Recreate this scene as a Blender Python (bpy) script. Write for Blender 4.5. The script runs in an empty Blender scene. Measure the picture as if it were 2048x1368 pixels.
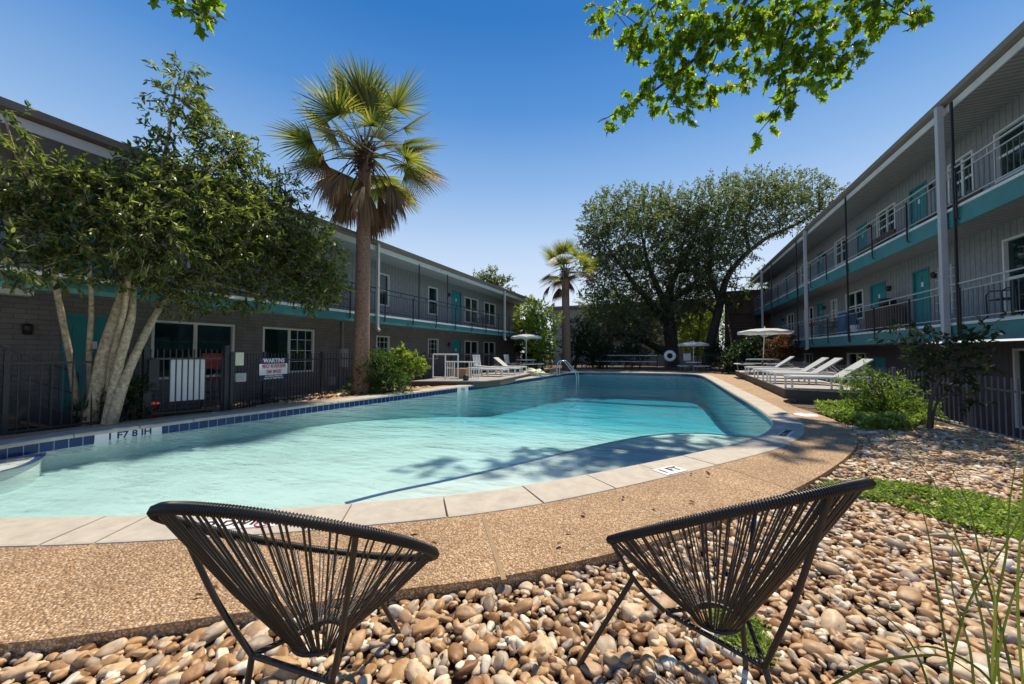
import bpy, bmesh, math, random
import numpy as np
from mathutils import Vector, Matrix
random.seed(7); RNG=np.random.default_rng(11)
SC=bpy.context.scene; COL=SC.collection
R=math.radians
# ------------------------------------------------------------------ camera
F=735.0; EYE=Vector((0,0,1.3))
TH=math.atan(321/735.); PI_=math.atan(21/735.)
FW=Vector((-math.sin(TH)*math.cos(PI_),math.cos(TH)*math.cos(PI_),math.sin(PI_)))
RT=Vector((math.cos(TH),math.sin(TH),0)); UP=RT.cross(FW)
cam=bpy.data.cameras.new('camera'); cam.sensor_width=36; cam.lens=F/2048*36; cam.clip_start=.05; cam.clip_end=3000
co=bpy.data.objects.new('camera',cam); COL.objects.link(co); SC.camera=co
co.matrix_world=Matrix.Translation(EYE)@Matrix((RT,UP,-FW)).transposed().to_4x4()
def ray(u,v): return FW*F+RT*(u-1024)-UP*(v-684)
def at(u,v,d): return EYE+ray(u,v)*(d/F)            # world point seen at (u,v) at depth d
def gz(u,v,z=0.0):
    r=ray(u,v); return EYE+r*((z-EYE.z)/r.z)
def onx(u,v,x):
    r=ray(u,v); return EYE+r*(x/r.x)
def depth(p): return (Vector(p)-EYE).dot(FW)
# ------------------------------------------------------------------ materials
def newmat(name):
    m=bpy.data.materials.new(name); m.use_nodes=True; nt=m.node_tree; nt.nodes.clear()
    o=nt.nodes.new('ShaderNodeOutputMaterial'); return m,nt,o
def N(nt,t,**k):
    n=nt.nodes.new('ShaderNode'+t)
    for a,b in k.items():
        if a.startswith('_'): setattr(n,a[1:],b)
        else:
            key=a.replace('__',' ')
            n.inputs[key].default_value=b
    return n
def c4(c): return (c[0],c[1],c[2],1)
def ramp(nt,fac,stops,interp='LINEAR'):
    r=nt.nodes.new('ShaderNodeValToRGB'); r.color_ramp.interpolation=interp
    e=r.color_ramp.elements
    while len(e)<len(stops): e.new(.5)
    for i,(p,c) in enumerate(stops): e[i].position=p; e[i].color=c4(c)
    nt.links.new(fac,r.inputs[0]); return r.outputs[0]
def mix(nt,fac,a,b,mode='MIX'):
    m=nt.nodes.new('ShaderNodeMix'); m.data_type='RGBA'; m.blend_type=mode
    for s,val in ((m.inputs[0],fac),(m.inputs[6],a),(m.inputs[7],b)):
        if hasattr(val,'is_output') or isinstance(val,bpy.types.NodeSocket): nt.links.new(val,s)
        elif isinstance(val,(int,float)): s.default_value=val
        else: s.default_value=c4(val)
    return m.outputs[2]
def noise(nt,scale,detail=4,rough=.6,vec=None,coord='Object'):
    t=nt.nodes.new('ShaderNodeTexCoord'); n=N(nt,'TexNoise',Scale=scale,Detail=detail,Roughness=rough)
    if vec is None: nt.links.new(t.outputs[coord],n.inputs['Vector'])
    else: nt.links.new(vec,n.inputs['Vector'])
    return n.outputs['Fac']
def bump(nt,h,strength=.3,dist=.02):
    b=N(nt,'Bump',Strength=strength,Distance=dist); nt.links.new(h,b.inputs['Height']); return b.outputs[0]
def M(name,col,rough=.6,var=.12,scale=6,bmp=0,bscale=60,bdist=.004,metal=0,spec=.5,dirt=None):
    m,nt,o=newmat(name); p=N(nt,'BsdfPrincipled',Roughness=rough,Metallic=metal); p.inputs['Specular IOR Level'].default_value=spec
    n=noise(nt,scale,5,.65)
    lo=tuple(max(0,x*(1-var)) for x in col); hi=tuple(min(1,x*(1+var)) for x in col)
    c=ramp(nt,n,[(.3,lo),(.7,hi)])
    if dirt:
        d=noise(nt,scale*.6,8,.75); f=ramp(nt,d,[(.52,(0,0,0)),(.72,(1,1,1))]); c=mix(nt,f,c,dirt)
    nt.links.new(c,p.inputs['Base Color'])
    r2=ramp(nt,n,[(.2,(max(0,rough-.08),)*3),(.8,(min(1,rough+.1),)*3)]); nt.links.new(r2,p.inputs['Roughness'])
    if bmp: nt.links.new(bump(nt,noise(nt,bscale,4),bmp,bdist),p.inputs['Normal'])
    nt.links.new(p.outputs[0],o.inputs[0]); return m
def leafmat(name,cols,trans=.35,rough=.45,tcol=None):
    m,nt,o=newmat(name); g=nt.nodes.new('ShaderNodeNewGeometry')
    c=ramp(nt,g.outputs['Random Per Island'],cols)
    p=N(nt,'BsdfPrincipled',Roughness=rough); p.inputs['Specular IOR Level'].default_value=.35
    nt.links.new(c,p.inputs['Base Color'])
    t=nt.nodes.new('ShaderNodeBsdfTranslucent')
    tc=mix(nt,1.0,c,tcol or (2.2,2.4,1.0),'MULTIPLY')
    nt.links.new(tc,t.inputs[0])
    s=N(nt,'MixShader',Fac=trans); nt.links.new(p.outputs[0],s.inputs[1]); nt.links.new(t.outputs[0],s.inputs[2])
    nt.links.new(s.outputs[0],o.inputs[0]); return m
# ------------------------------------------------------------------ mesh builder
class MB:
    def __init__(s): s.v=[]; s.f=[]; s.mi=[]; s.sm=[]
    def add(s,vs,fs,m=0,smooth=False):
        b=len(s.v); s.v+= [tuple(p) for p in vs]
        for f in fs: s.f.append(tuple(i+b for i in f)); s.mi.append(m); s.sm.append(smooth)
    def box(s,a,b,m=0):
        x0,x1=sorted((a[0],b[0]));y0,y1=sorted((a[1],b[1]));z0,z1=sorted((a[2],b[2]))
        s.add([(x0,y0,z0),(x1,y0,z0),(x1,y1,z0),(x0,y1,z0),(x0,y0,z1),(x1,y0,z1),(x1,y1,z1),(x0,y1,z1)],
              [(0,3,2,1),(4,5,6,7),(0,1,5,4),(1,2,6,5),(2,3,7,6),(3,0,4,7)],m)
    def bar(s,p,q,w,h=None,m=0,up=(0,0,1)):        # rectangular bar from p to q
        h=h or w; p=Vector(p);q=Vector(q); d=(q-p).normalized(); u=Vector(up)
        if abs(d.dot(u))>.98: u=Vector((0,1,0))
        sx=d.cross(u).normalized()*w/2; sy=sx.cross(d).normalized()*h/2
        vs=[p-sx-sy,p+sx-sy,p+sx+sy,p-sx+sy,q-sx-sy,q+sx-sy,q+sx+sy,q-sx+sy]
        s.add(vs,[(0,3,2,1),(4,5,6,7),(0,1,5,4),(1,2,6,5),(2,3,7,6),(3,0,4,7)],m)
    def tube(s,pts,r,n=8,m=0,caps=True,smooth=True,closed=False):
        pts=[Vector(p) for p in pts]; k=len(pts)
        rs=r if isinstance(r,(list,tuple)) else [r]*k
        vs=[];fs=[]; ref=None
        for i,p in enumerate(pts):
            if closed: d=(pts[(i+1)%k]-pts[i-1])
            else: d=(pts[min(i+1,k-1)]-pts[max(i-1,0)])
            d=d.normalized() if d.length>1e-9 else Vector((0,0,1))
            if ref is None: ref=Vector((0,0,1)) if abs(d.z)<.9 else Vector((1,0,0))
            a=d.cross(ref).normalized(); b=a.cross(d).normalized(); ref=b
            for j in range(n):
                t=2*math.pi*j/n; vs.append(p+(a*math.cos(t)+b*math.sin(t))*rs[i])
        for i in range(k if closed else k-1):
            i2=(i+1)%k
            for j in range(n): fs.append((i*n+j,i*n+(j+1)%n,i2*n+(j+1)%n,i2*n+j))
        s.add(vs,fs,m,smooth)
        if caps and not closed:
            s.add(vs[:n],[tuple(range(n))[::-1]],m); s.add(vs[-n:],[tuple(range(n))],m)
    def lathe(s,prof,c=(0,0,0),n=24,m=0,smooth=True):
        c=Vector(c);vs=[];fs=[]
        for (r,z) in prof:
            for j in range(n):
                t=2*math.pi*j/n; vs.append(c+Vector((r*math.cos(t),r*math.sin(t),z)))
        for i in range(len(prof)-1):
            for j in range(n): fs.append((i*n+j,i*n+(j+1)%n,(i+1)*n+(j+1)%n,(i+1)*n+j))
        s.add(vs,fs,m,smooth)
    def prism(s,poly,z0,z1,m=0,bottom=True):
        n=len(poly); vs=[(p[0],p[1],z0) for p in poly]+[(p[0],p[1],z1) for p in poly]
        fs=[tuple(range(n,2*n))]+([tuple(range(n))[::-1]] if bottom else [])+[(i,(i+1)%n,n+(i+1)%n,n+i) for i in range(n)]
        s.add(vs,fs,m)
    def build(s,name,mat,parent=None,world=True,origin=None,bevel=0):
        me=bpy.data.meshes.new(name); o=Vector((0,0,0))
        if world and parent is not None:
            q=parent
            while q is not None: o=o+q.location; q=q.parent
        if origin is not None: o=Vector(origin)
        vs=[(v[0]-o.x,v[1]-o.y,v[2]-o.z) for v in s.v]
        me.from_pydata(vs,[],s.f)
        for x in (mat if isinstance(mat,(list,tuple)) else [mat]): me.materials.append(x)
        me.polygons.foreach_set('material_index',s.mi); me.polygons.foreach_set('use_smooth',s.sm); me.update()
        ob=bpy.data.objects.new(name,me); COL.objects.link(ob)
        if parent is not None: ob.parent=parent
        if origin is not None: ob.location=o
        if bevel:
            b=ob.modifiers.new('bevel','BEVEL'); b.width=bevel; b.segments=2; b.limit_method='ANGLE'; b.angle_limit=R(50)
        return ob
def npmesh(name,V,Fs,mat,parent=None,smooth=False,nsides=3,origin=None):
    """V (n,3), Fs (m,k) numpy"""
    o=np.zeros(3)
    q=parent
    while q is not None: o=o+np.array(q.location); q=q.parent
    if origin is not None: o=np.array(origin)
    me=bpy.data.meshes.new(name); V=np.asarray(V,dtype=np.float32)-o.astype(np.float32); Fs=np.asarray(Fs,dtype=np.int32); k=Fs.shape[1]
    me.vertices.add(len(V)); me.vertices.foreach_set('co',V.ravel())
    me.loops.add(Fs.size); me.loops.foreach_set('vertex_index',Fs.ravel())
    me.polygons.add(len(Fs)); me.polygons.foreach_set('loop_start',np.arange(0,Fs.size,k,dtype=np.int32))
    me.polygons.foreach_set('use_smooth',np.full(len(Fs),smooth,dtype=bool))
    me.materials.append(mat); me.update(calc_edges=True); me.validate()
    ob=bpy.data.objects.new(name,me); COL.objects.link(ob)
    if parent is not None: ob.parent=parent
    if origin is not None: ob.location=origin
    return ob
def tag(o,label=None,cat=None,group=None,kind=None):
    if label: o['label']=label
    if cat: o['category']=cat
    if group: o['group']=group
    if kind: o['kind']=kind
    return o
def empty(name,loc,label,cat,group=None,rz=0):
    o=bpy.data.objects.new(name,None); COL.objects.link(o); o.location=loc; o.rotation_euler=(0,0,rz); o.empty_display_size=.2
    return tag(o,label,cat,group)
def dup(root,loc,rz=None,label=None):
    r=root.copy(); COL.objects.link(r); r.location=loc
    if rz is not None: r.rotation_euler=(0,0,rz)
    if label: r['label']=label
    for ch in list(root.children):
        c=ch.copy(); COL.objects.link(c); c.parent=r
        for g in list(ch.children):
            d=g.copy(); COL.objects.link(d); d.parent=c
    return r
def text_mesh(txt,size,mat,name,parent,mw,depth_=.003,bold=0.0,align='CENTER'):
    cu=bpy.data.curves.new('lettering','FONT'); cu.body=txt; cu.size=size; cu.extrude=depth_; cu.align_x=align; cu.align_y='CENTER'; cu.offset=bold
    to=bpy.data.objects.new('lettering',cu); COL.objects.link(to)
    dg=bpy.context.evaluated_depsgraph_get(); me=bpy.data.meshes.new_from_object(to.evaluated_get(dg))
    bpy.data.objects.remove(to); bpy.data.curves.remove(cu)
    o=Vector((0,0,0)); q=parent
    while q is not None: o=o+q.location; q=q.parent
    me.transform(Matrix.Translation(-o)@mw); me.materials.clear(); me.materials.append(mat)
    ob=bpy.data.objects.new(name,me); COL.objects.link(ob); ob.parent=parent; return ob
def frame(origin,xdir,ydir):
    x=Vector(xdir).normalized(); y=Vector(ydir).normalized(); z=x.cross(y).normalized(); y=z.cross(x)
    m=Matrix((x,y,z)).transposed().to_4x4(); return Matrix.Translation(Vector(origin))@m
def spline(pts,n=8,closed=True):
    out=[];k=len(pts); P=[Vector(p) for p in pts]
    rng=range(k) if closed else range(k-1)
    for i in rng:
        if closed: a,b,c,d=P[i-1],P[i],P[(i+1)%k],P[(i+2)%k]
        else: a,b,c,d=P[max(i-1,0)],P[i],P[i+1],P[min(i+2,k-1)]
        for j in range(n):
            t=j/n; out.append(.5*((2*b)+(c-a)*t+(2*a-5*b+4*c-d)*t*t+(3*b-a-3*c+d)*t**3))
    if not closed: out.append(P[-1])
    return out
# ------------------------------------------------------------------ material library
m_teal=M('teal_paint',(.045,.2,.21),.5,.16,2.2,dirt=(.06,.15,.15))
m_tealdoor=M('teal_door_paint',(.02,.23,.25),.4,.06,3)
m_white=M('white_paint',(.72,.72,.72),.45,.06,4,dirt=(.55,.54,.52))
m_whitep=M('white_plastic',(.78,.78,.78),.4,.04,4)
m_trim=M('white_window_trim',(.68,.68,.66),.5,.06,4)
m_alum=M('painted_steel_rail',(.52,.5,.48),.4,.1,10,metal=.35)
m_darkbal=M('dark_baluster',(.12,.12,.13),.45,.1,10)
m_darksteel=M('dark_steel',(.022,.023,.028),.45,.15,10)
m_fence=M('fence_steel',(.028,.028,.034),.45,.15,8)
m_fencegrey=M('fence_grey_steel',(.17,.16,.18),.45,.15,8)
m_gutter=M('gutter_brown',(.2,.165,.14),.5,.1,5)
m_fasc=M('white_fascia',(.66,.65,.63),.5,.06,3,dirt=(.52,.5,.47))
m_spout=M('grey_white_spout',(.46,.46,.48),.45,.06,4)
m_roof=M('roof_shingle',(.12,.1,.085),.9,.25,12,bmp=.4,bscale=40)
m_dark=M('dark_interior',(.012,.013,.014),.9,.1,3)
m_brown=M('brown_timber',(.1,.055,.035),.6,.3,12)
m_deckside=M('platform_fascia',(.075,.06,.05),.7,.2,8)
m_decktop=M('platform_grey_boards',(.36,.35,.33),.7,.12,6,dirt=(.28,.27,.25))
m_conc=M('pale_concrete',(.42,.39,.34),.85,.14,5,bmp=.25,bscale=90,dirt=(.33,.3,.25))
m_black=M('black_cord',(.012,.012,.014),.38,.1,10)
m_blackrod=M('black_rod',(.02,.018,.018),.45,.2,10)
m_red=M('red_plastic',(.4,.02,.015),.4,.05,4)
m_orange=M('orange_plastic',(.75,.1,.02),.45,.05,4)
m_navy=M('navy_print',(.015,.02,.09),.5,.05,4)
m_redprint=M('red_print',(.5,.03,.06),.5,.02,4)
m_blackprint=M('black_print',(.01,.01,.012),.6,.02,4)
m_signwhite=M('sign_white',(.74,.72,.74),.5,.03,4)
m_grey=M('grey_box',(.3,.3,.3),.5,.1,6)
m_tan=M('tan_cushion',(.3,.2,.13),.8,.15,8)
m_bluecloth=M('blue_cloth',(.03,.12,.25),.8,.15,8)
m_navytile=None
def striped(name,base,dark,axis,period,width,rough=.6,bstr=.5,bdist=.01,soft=False):
    m,nt,o=newmat(name); t=nt.nodes.new('ShaderNodeTexCoord'); s=nt.nodes.new('ShaderNodeSeparateXYZ'); nt.links.new(t.outputs['Object'],s.inputs[0])
    a=N(nt,'Math',_operation='MULTIPLY'); a.inputs[1].default_value=1/period; nt.links.new(s.outputs[axis],a.inputs[0])
    f=N(nt,'Math',_operation='FRACT'); nt.links.new(a.outputs[0],f.inputs[0])
    if soft: h=ramp(nt,f.outputs[0],[(0,(0,0,0)),(.5,(1,1,1)),(.98,(.6,.6,.6)),(1,(0,0,0))])
    else: h=ramp(nt,f.outputs[0],[(0,(0,0,0)),(width,(0,0,0)),(width*1.6,(1,1,1)),(1,(1,1,1))])
    n=noise(nt,5,6,.7); b2=ramp(nt,n,[(.3,tuple(x*.78 for x in base)),(.7,tuple(min(1,x*1.14) for x in base))])
    c=mix(nt,h,dark,b2)
    p=N(nt,'BsdfPrincipled',Roughness=rough); nt.links.new(c,p.inputs['Base Color']); nt.links.new(bump(nt,h,bstr,bdist),p.inputs['Normal'])
    nt.links.new(p.outputs[0],o.inputs[0]); return m
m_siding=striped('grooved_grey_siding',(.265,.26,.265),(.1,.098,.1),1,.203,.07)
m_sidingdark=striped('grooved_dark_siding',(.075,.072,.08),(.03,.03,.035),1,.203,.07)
m_soffit=striped('ribbed_soffit_panel',(.33,.30,.28),(.15,.135,.125),1,.16,.1,soft=True,bdist=.02)
m_soffitL=M('painted_soffit',(.33,.33,.35),.7,.08,3)
m_blind=striped('window_blind',(.42,.52,.52),(.2,.27,.27),2,.05,.2,soft=True)
def brick(name,c1,c2,mortar):
    m,nt,o=newmat(name); t=nt.nodes.new('ShaderNodeTexCoord'); s=nt.nodes.new('ShaderNodeSeparateXYZ'); nt.links.new(t.outputs['Object'],s.inputs[0])
    cb=nt.nodes.new('ShaderNodeCombineXYZ'); nt.links.new(s.outputs[1],cb.inputs[0]); nt.links.new(s.outputs[2],cb.inputs[1])
    b=N(nt,'TexBrick',Scale=1.0); b.inputs['Color1'].default_value=c4(c1); b.inputs['Color2'].default_value=c4(c2); b.inputs['Mortar'].default_value=c4(mortar)
    b.inputs['Mortar Size'].default_value=.006; b.inputs['Brick Width'].default_value=.3; b.inputs['Row Height'].default_value=.1; b.inputs['Mortar Smooth'].default_value=.3
    nt.links.new(cb.outputs[0],b.inputs['Vector'])
    n=noise(nt,2.2,6,.7); c=mix(nt,.5,b.outputs['Color'],ramp(nt,n,[(.3,(.55,.55,.55)),(.7,(1.3,1.3,1.3))]),'MULTIPLY')
    p=N(nt,'BsdfPrincipled',Roughness=.75); nt.links.new(c,p.inputs['Base Color'])
    iv=N(nt,'Math',_operation='SUBTRACT'); iv.inputs[0].default_value=1; nt.links.new(b.outputs['Fac'],iv.inputs[1])
    nt.links.new(bump(nt,iv.outputs[0],.6,.012),p.inputs['Normal']); nt.links.new(p.outputs[0],o.inputs[0]); return m
m_brick=brick('painted_brick',(.2,.183,.178),(.168,.152,.15),(.1,.092,.09))
m_brickdark=brick('painted_brick_dark',(.115,.105,.115),(.1,.09,.1),(.05,.05,.055))
def glassmat(name,tint=(.25,.32,.33),op=.45):
    m,nt,o=newmat(name); tr=nt.nodes.new('ShaderNodeBsdfTransparent'); tr.inputs[0].default_value=c4(tint)
    g=N(nt,'BsdfGlossy',Roughness=.03); g.inputs[0].default_value=(.9,.95,.95,1)
    d=nt.nodes.new('ShaderNodeBsdfDiffuse'); d.inputs[0].default_value=(.012,.05,.05,1)
    a=N(nt,'MixShader',Fac=op); nt.links.new(tr.outputs[0],a.inputs[1]); nt.links.new(d.outputs[0],a.inputs[2])
    f=N(nt,'Fresnel',IOR=1.52); nt.links.new(bump(nt,noise(nt,1.6,2),.04,.05),g.inputs['Normal'])
    b=nt.nodes.new('ShaderNodeMixShader'); nt.links.new(f.outputs[0],b.inputs[0]); nt.links.new(a.outputs[0],b.inputs[1]); nt.links.new(g.outputs[0],b.inputs[2])
    nt.links.new(b.outputs[0],o.inputs[0]); return m
m_glass=glassmat('window_glass')
m_glassclear=glassmat('clear_glass',(.75,.82,.82),.1)
def barkmat(name,c1,c2,sc=8,z=.3):
    m,nt,o=newmat(name); t=nt.nodes.new('ShaderNodeTexCoord'); mp=nt.nodes.new('ShaderNodeMapping'); mp.inputs['Scale'].default_value=(1,1,z)
    nt.links.new(t.outputs['Object'],mp.inputs[0]); n=noise(nt,sc,8,.7,vec=mp.outputs[0])
    c=ramp(nt,n,[(.32,c1),(.62,c2)]); p=N(nt,'BsdfPrincipled',Roughness=.85); nt.links.new(c,p.inputs['Base Color'])
    nt.links.new(bump(nt,noise(nt,sc*3,6,.7,vec=mp.outputs[0]),.6,.02),p.inputs['Normal']); nt.links.new(p.outputs[0],o.inputs[0]); return m
m_barkpale=barkmat('pale_mottled_bark',(.17,.13,.075),(.56,.45,.31),16,.8)
m_barkdark=barkmat('dark_oak_bark',(.018,.014,.011),(.07,.055,.042),6,.3)
m_barktwig=barkmat('twig_bark',(.05,.04,.03),(.12,.095,.07),10,.3)
def palmtrunk():
    m,nt,o=newmat('palm_trunk_bark'); t=nt.nodes.new('ShaderNodeTexCoord'); s=nt.nodes.new('ShaderNodeSeparateXYZ'); nt.links.new(t.outputs['Object'],s.inputs[0])
    n0=noise(nt,3,3); a=N(nt,'Math',_operation='MULTIPLY_ADD'); a.inputs[1].default_value=.25; nt.links.new(n0,a.inputs[0]); nt.links.new(s.outputs[2],a.inputs[2])
    w=N(nt,'Math',_operation='MULTIPLY'); w.inputs[1].default_value=14; nt.links.new(a.outputs[0],w.inputs[0])
    f=N(nt,'Math',_operation='FRACT'); nt.links.new(w.outputs[0],f.inputs[0])
    n=noise(nt,14,8,.7); c=ramp(nt,n,[(.3,(.13,.065,.045)),(.68,(.38,.215,.155))]); c=mix(nt,ramp(nt,f.outputs[0],[(0,(.45,)*3),(.18,(0,0,0))]),c,(.06,.04,.03))
    p=N(nt,'BsdfPrincipled',Roughness=.9); nt.links.new(c,p.inputs['Base Color']); nt.links.new(bump(nt,f.outputs[0],.5,.015),p.inputs['Normal']); nt.links.new(p.outputs[0],o.inputs[0]); return m
m_palmtrunk=palmtrunk()
g=leafmat
m_leaf_left=g('glossy_dark_leaf',[(0,(.035,.05,.018)),(.45,(.09,.105,.038)),(.75,(.16,.16,.065)),(1,(.25,.23,.11))],.45,.28,(2.0,2.6,.8))
m_leaf_oak=g('oak_leaf',[(0,(.05,.062,.036)),(.5,(.1,.115,.065)),(1,(.18,.185,.11))],.42,.5,(2.0,2.4,.9))
m_leaf_maple=g('bright_lobed_leaf',[(0,(.06,.105,.015)),(.6,(.12,.19,.025)),(.93,(.19,.26,.04)),(1,(.38,.3,.04))],.62,.4,(2.3,2.4,.9))
m_leaf_yel=g('yellow_green_leaf',[(0,(.08,.13,.02)),(.6,(.19,.25,.04)),(1,(.34,.36,.08))],.45,.45,(1.9,2.1,.9))
m_leaf_fern=g('fern_leaf',[(0,(.018,.045,.012)),(.6,(.045,.09,.02)),(1,(.1,.15,.035))],.35,.5,(2,2.3,.8))
m_leaf_feather=g('feathery_leaf',[(0,(.05,.1,.02)),(.6,(.12,.19,.04)),(1,(.24,.3,.09))],.45,.5,(2,2.2,.8))
m_leaf_dark=g('dark_shrub_leaf',[(0,(.012,.025,.012)),(.6,(.028,.05,.02)),(1,(.06,.085,.03))],.25,.4,(2,2.4,.9))
m_leaf_cover=g('ground_cover_leaf',[(0,(.1,.16,.03)),(.6,(.22,.3,.07)),(1,(.42,.46,.17))],.35,.5,(1.8,2,.9))
m_leaf_red=g('reddish_leaf',[(0,(.05,.02,.012)),(.6,(.1,.05,.025)),(1,(.2,.12,.06))],.35,.5,(2,1.6,.9))
m_flower=M('white_petal',(.8,.78,.75),.6,.03,4)
m_grass=g('grass_blade',[(0,(.06,.1,.015)),(.6,(.13,.17,.035)),(1,(.26,.25,.08))],.4,.5,(1.7,1.9,.9))
m_palmgreen=g('palm_frond_green',[(0,(.06,.08,.022)),(.6,(.13,.145,.04)),(1,(.32,.27,.08))],.4,.5,(2,2.2,.8))
m_palmbrown=g('palm_frond_dead',[(0,(.085,.05,.03)),(.5,(.17,.1,.055)),(1,(.3,.2,.11))],.3,.7,(1.6,1.4,1))
m_palmstalk=M('palm_stalk',(.14,.13,.05),.5,.3,8)
m_fibre=M('palm_fibre',(.06,.03,.018),.9,.4,20)
# ------------------------------------------------------------------ world and sun
SUN_EL=R(61); SUN_AZ=R(12)      # azimuth clockwise from +Y
w=bpy.data.worlds.new('World'); SC.world=w; w.use_nodes=True; nt=w.node_tree; nt.nodes.clear()
sky=nt.nodes.new('ShaderNodeTexSky'); sky.sky_type='NISHITA'; sky.sun_disc=False; sky.sun_elevation=SUN_EL; sky.sun_rotation=SUN_AZ
sky.altitude=0; sky.air_density=1.3; sky.dust_density=.15; sky.ozone_density=5
hs=N(nt,'HueSaturation',Saturation=1.28,Value=1.0); nt.links.new(sky.outputs[0],hs.inputs['Color'])
tc_=nt.nodes.new('ShaderNodeTexCoord'); sx_=nt.nodes.new('ShaderNodeSeparateXYZ'); nt.links.new(tc_.outputs['Generated'],sx_.inputs[0])
gr=ramp(nt,sx_.outputs[2],[(0,(4.6,4.7,5.1)),(.12,(4.1,4.4,4.9)),(.26,(3.0,3.7,4.75)),(.4,(1.6,2.6,4.2)),(.55,(.52,1.5,3.45)),(.68,(.16,.93,2.75)),(1,(.06,.5,1.8))])
wm=mix(nt,.9,hs.outputs[0],gr)
bg=N(nt,'Background',Strength=.14); nt.links.new(wm,bg.inputs[0]); wo=nt.nodes.new('ShaderNodeOutputWorld'); nt.links.new(bg.outputs[0],wo.inputs[0])
sl=bpy.data.lights.new('sun','SUN'); sl.energy=4.6; sl.angle=R(.8); sl.color=(1,.87,.67)
so=bpy.data.objects.new('sun',sl); COL.objects.link(so)
sd=Vector((math.sin(SUN_AZ)*math.cos(SUN_EL),math.cos(SUN_AZ)*math.cos(SUN_EL),math.sin(SUN_EL)))
so.rotation_euler=sd.to_track_quat('Z','Y').to_euler(); so.location=(0,0,30)
SC.view_settings.view_transform='Standard'; SC.view_settings.look='None'; SC.view_settings.exposure=.42; SC.view_settings.gamma=1
SC.cycles.max_bounces=7; SC.cycles.transparent_max_bounces=16
# ------------------------------------------------------------------ pool outline
POOL=[(-3.85,1.57),(-2.88,2.15),(-2.07,2.72),(-1.51,3.2),(-.95,3.82),(-.26,4.68),(.44,5.6),(1.04,6.48),(1.48,7.4),(1.73,8.3),(1.84,9.3),(1.86,11.3),(1.8,14),(1.75,17),(1.68,20.5),(1.55,23.6),(1.2,25.0),(.3,25.5),(-2.3,25.4),(-5.2,25.0),(-6.1,24.4),(-6.4,23),(-6.75,18.5),(-7.11,14.93),(-7.72,10.94),(-8.2,7.64),(-8.5,5.25),(-8.7,3.58),(-8.78,2.3),(-8.4,1.2),(-7.6,.6),(-6.6,.48),(-5.6,.72),(-4.7,1.14)]
PL=spline([(x,y,0) for x,y in POOL],6)
PL=[Vector((p.x,p.y)) for p in PL]
def offset(poly,d):
    n=len(poly);out=[]
    for i in range(n):
        t=(poly[(i+1)%n]-poly[i-1]).normalized(); out.append(poly[i]+Vector((t.y,-t.x))*d)
    return out
area=sum(PL[i-1].x*PL[i].y-PL[i].x*PL[i-1].y for i in range(len(PL)))
SG=1 if area>0 else -1        # positive offset = outward
def off(d): return offset(PL,d*SG)
COPE=off(.43)
def resample(poly,step):
    n=len(poly); L=[0]
    for i in range(n): L.append(L[-1]+(poly[(i+1)%n]-poly[i]).length)
    tot=L[-1];k=int(tot/step);out=[];j=0
    for a in range(k):
        s=a*tot/k
        while L[j+1]<s: j+=1
        f=(s-L[j])/(L[j+1]-L[j]); out.append(poly[j].lerp(poly[(j+1)%n],f))
    return out
def inside(p,poly):
    x,y=p[0],p[1];c=False;n=len(poly)
    for i in range(n):
        a=poly[i];b=poly[i-1]
        if (a[1]>y)!=(b[1]>y) and x<(b[0]-a[0])*(y-a[1])/(b[1]-a[1])+a[0]: c=not c
    return c
def inside_np(P,poly):
    x=P[:,0];y=P[:,1];c=np.zeros(len(P),bool);n=len(poly)
    for i in range(n):
        a=poly[i];b=poly[i-1]
        if a[1]==b[1]: continue
        t=((a[1]>y)!=(b[1]>y))&(x<(b[0]-a[0])*(y-a[1])/(b[1]-a[1])+a[0]); c^=t
    return c
DECK0=[(-2.79,.63),(-2.09,1.13),(-1.36,1.68),(-.94,1.98),(-.45,2.43),(-.1,2.82),(.59,3.70),(1.27,4.69),(1.94,5.86),(2.43,6.9),(2.75,7.97),(2.86,9.5),(2.7,11),(2.75,12.2),(3.3,12.9),(4.2,13.4),(5.0,16),(5.0,22),(5.0,29.2),(0,29.3),(-9.6,29.3),(-9.75,24),(-8.7,16),(-8.35,13),(-8.75,10.5),(-8.95,8),(-9.2,6),(-9.45,4.4),(-9.65,2.9),(-9.6,1.2),(-8.6,-.3),(-6.9,-.6),(-5,-.35),(-3.7,.15)]
DECK=[Vector((p.x,p.y)) for p in spline([(x,y,0) for x,y in DECK0],5)]
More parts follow.
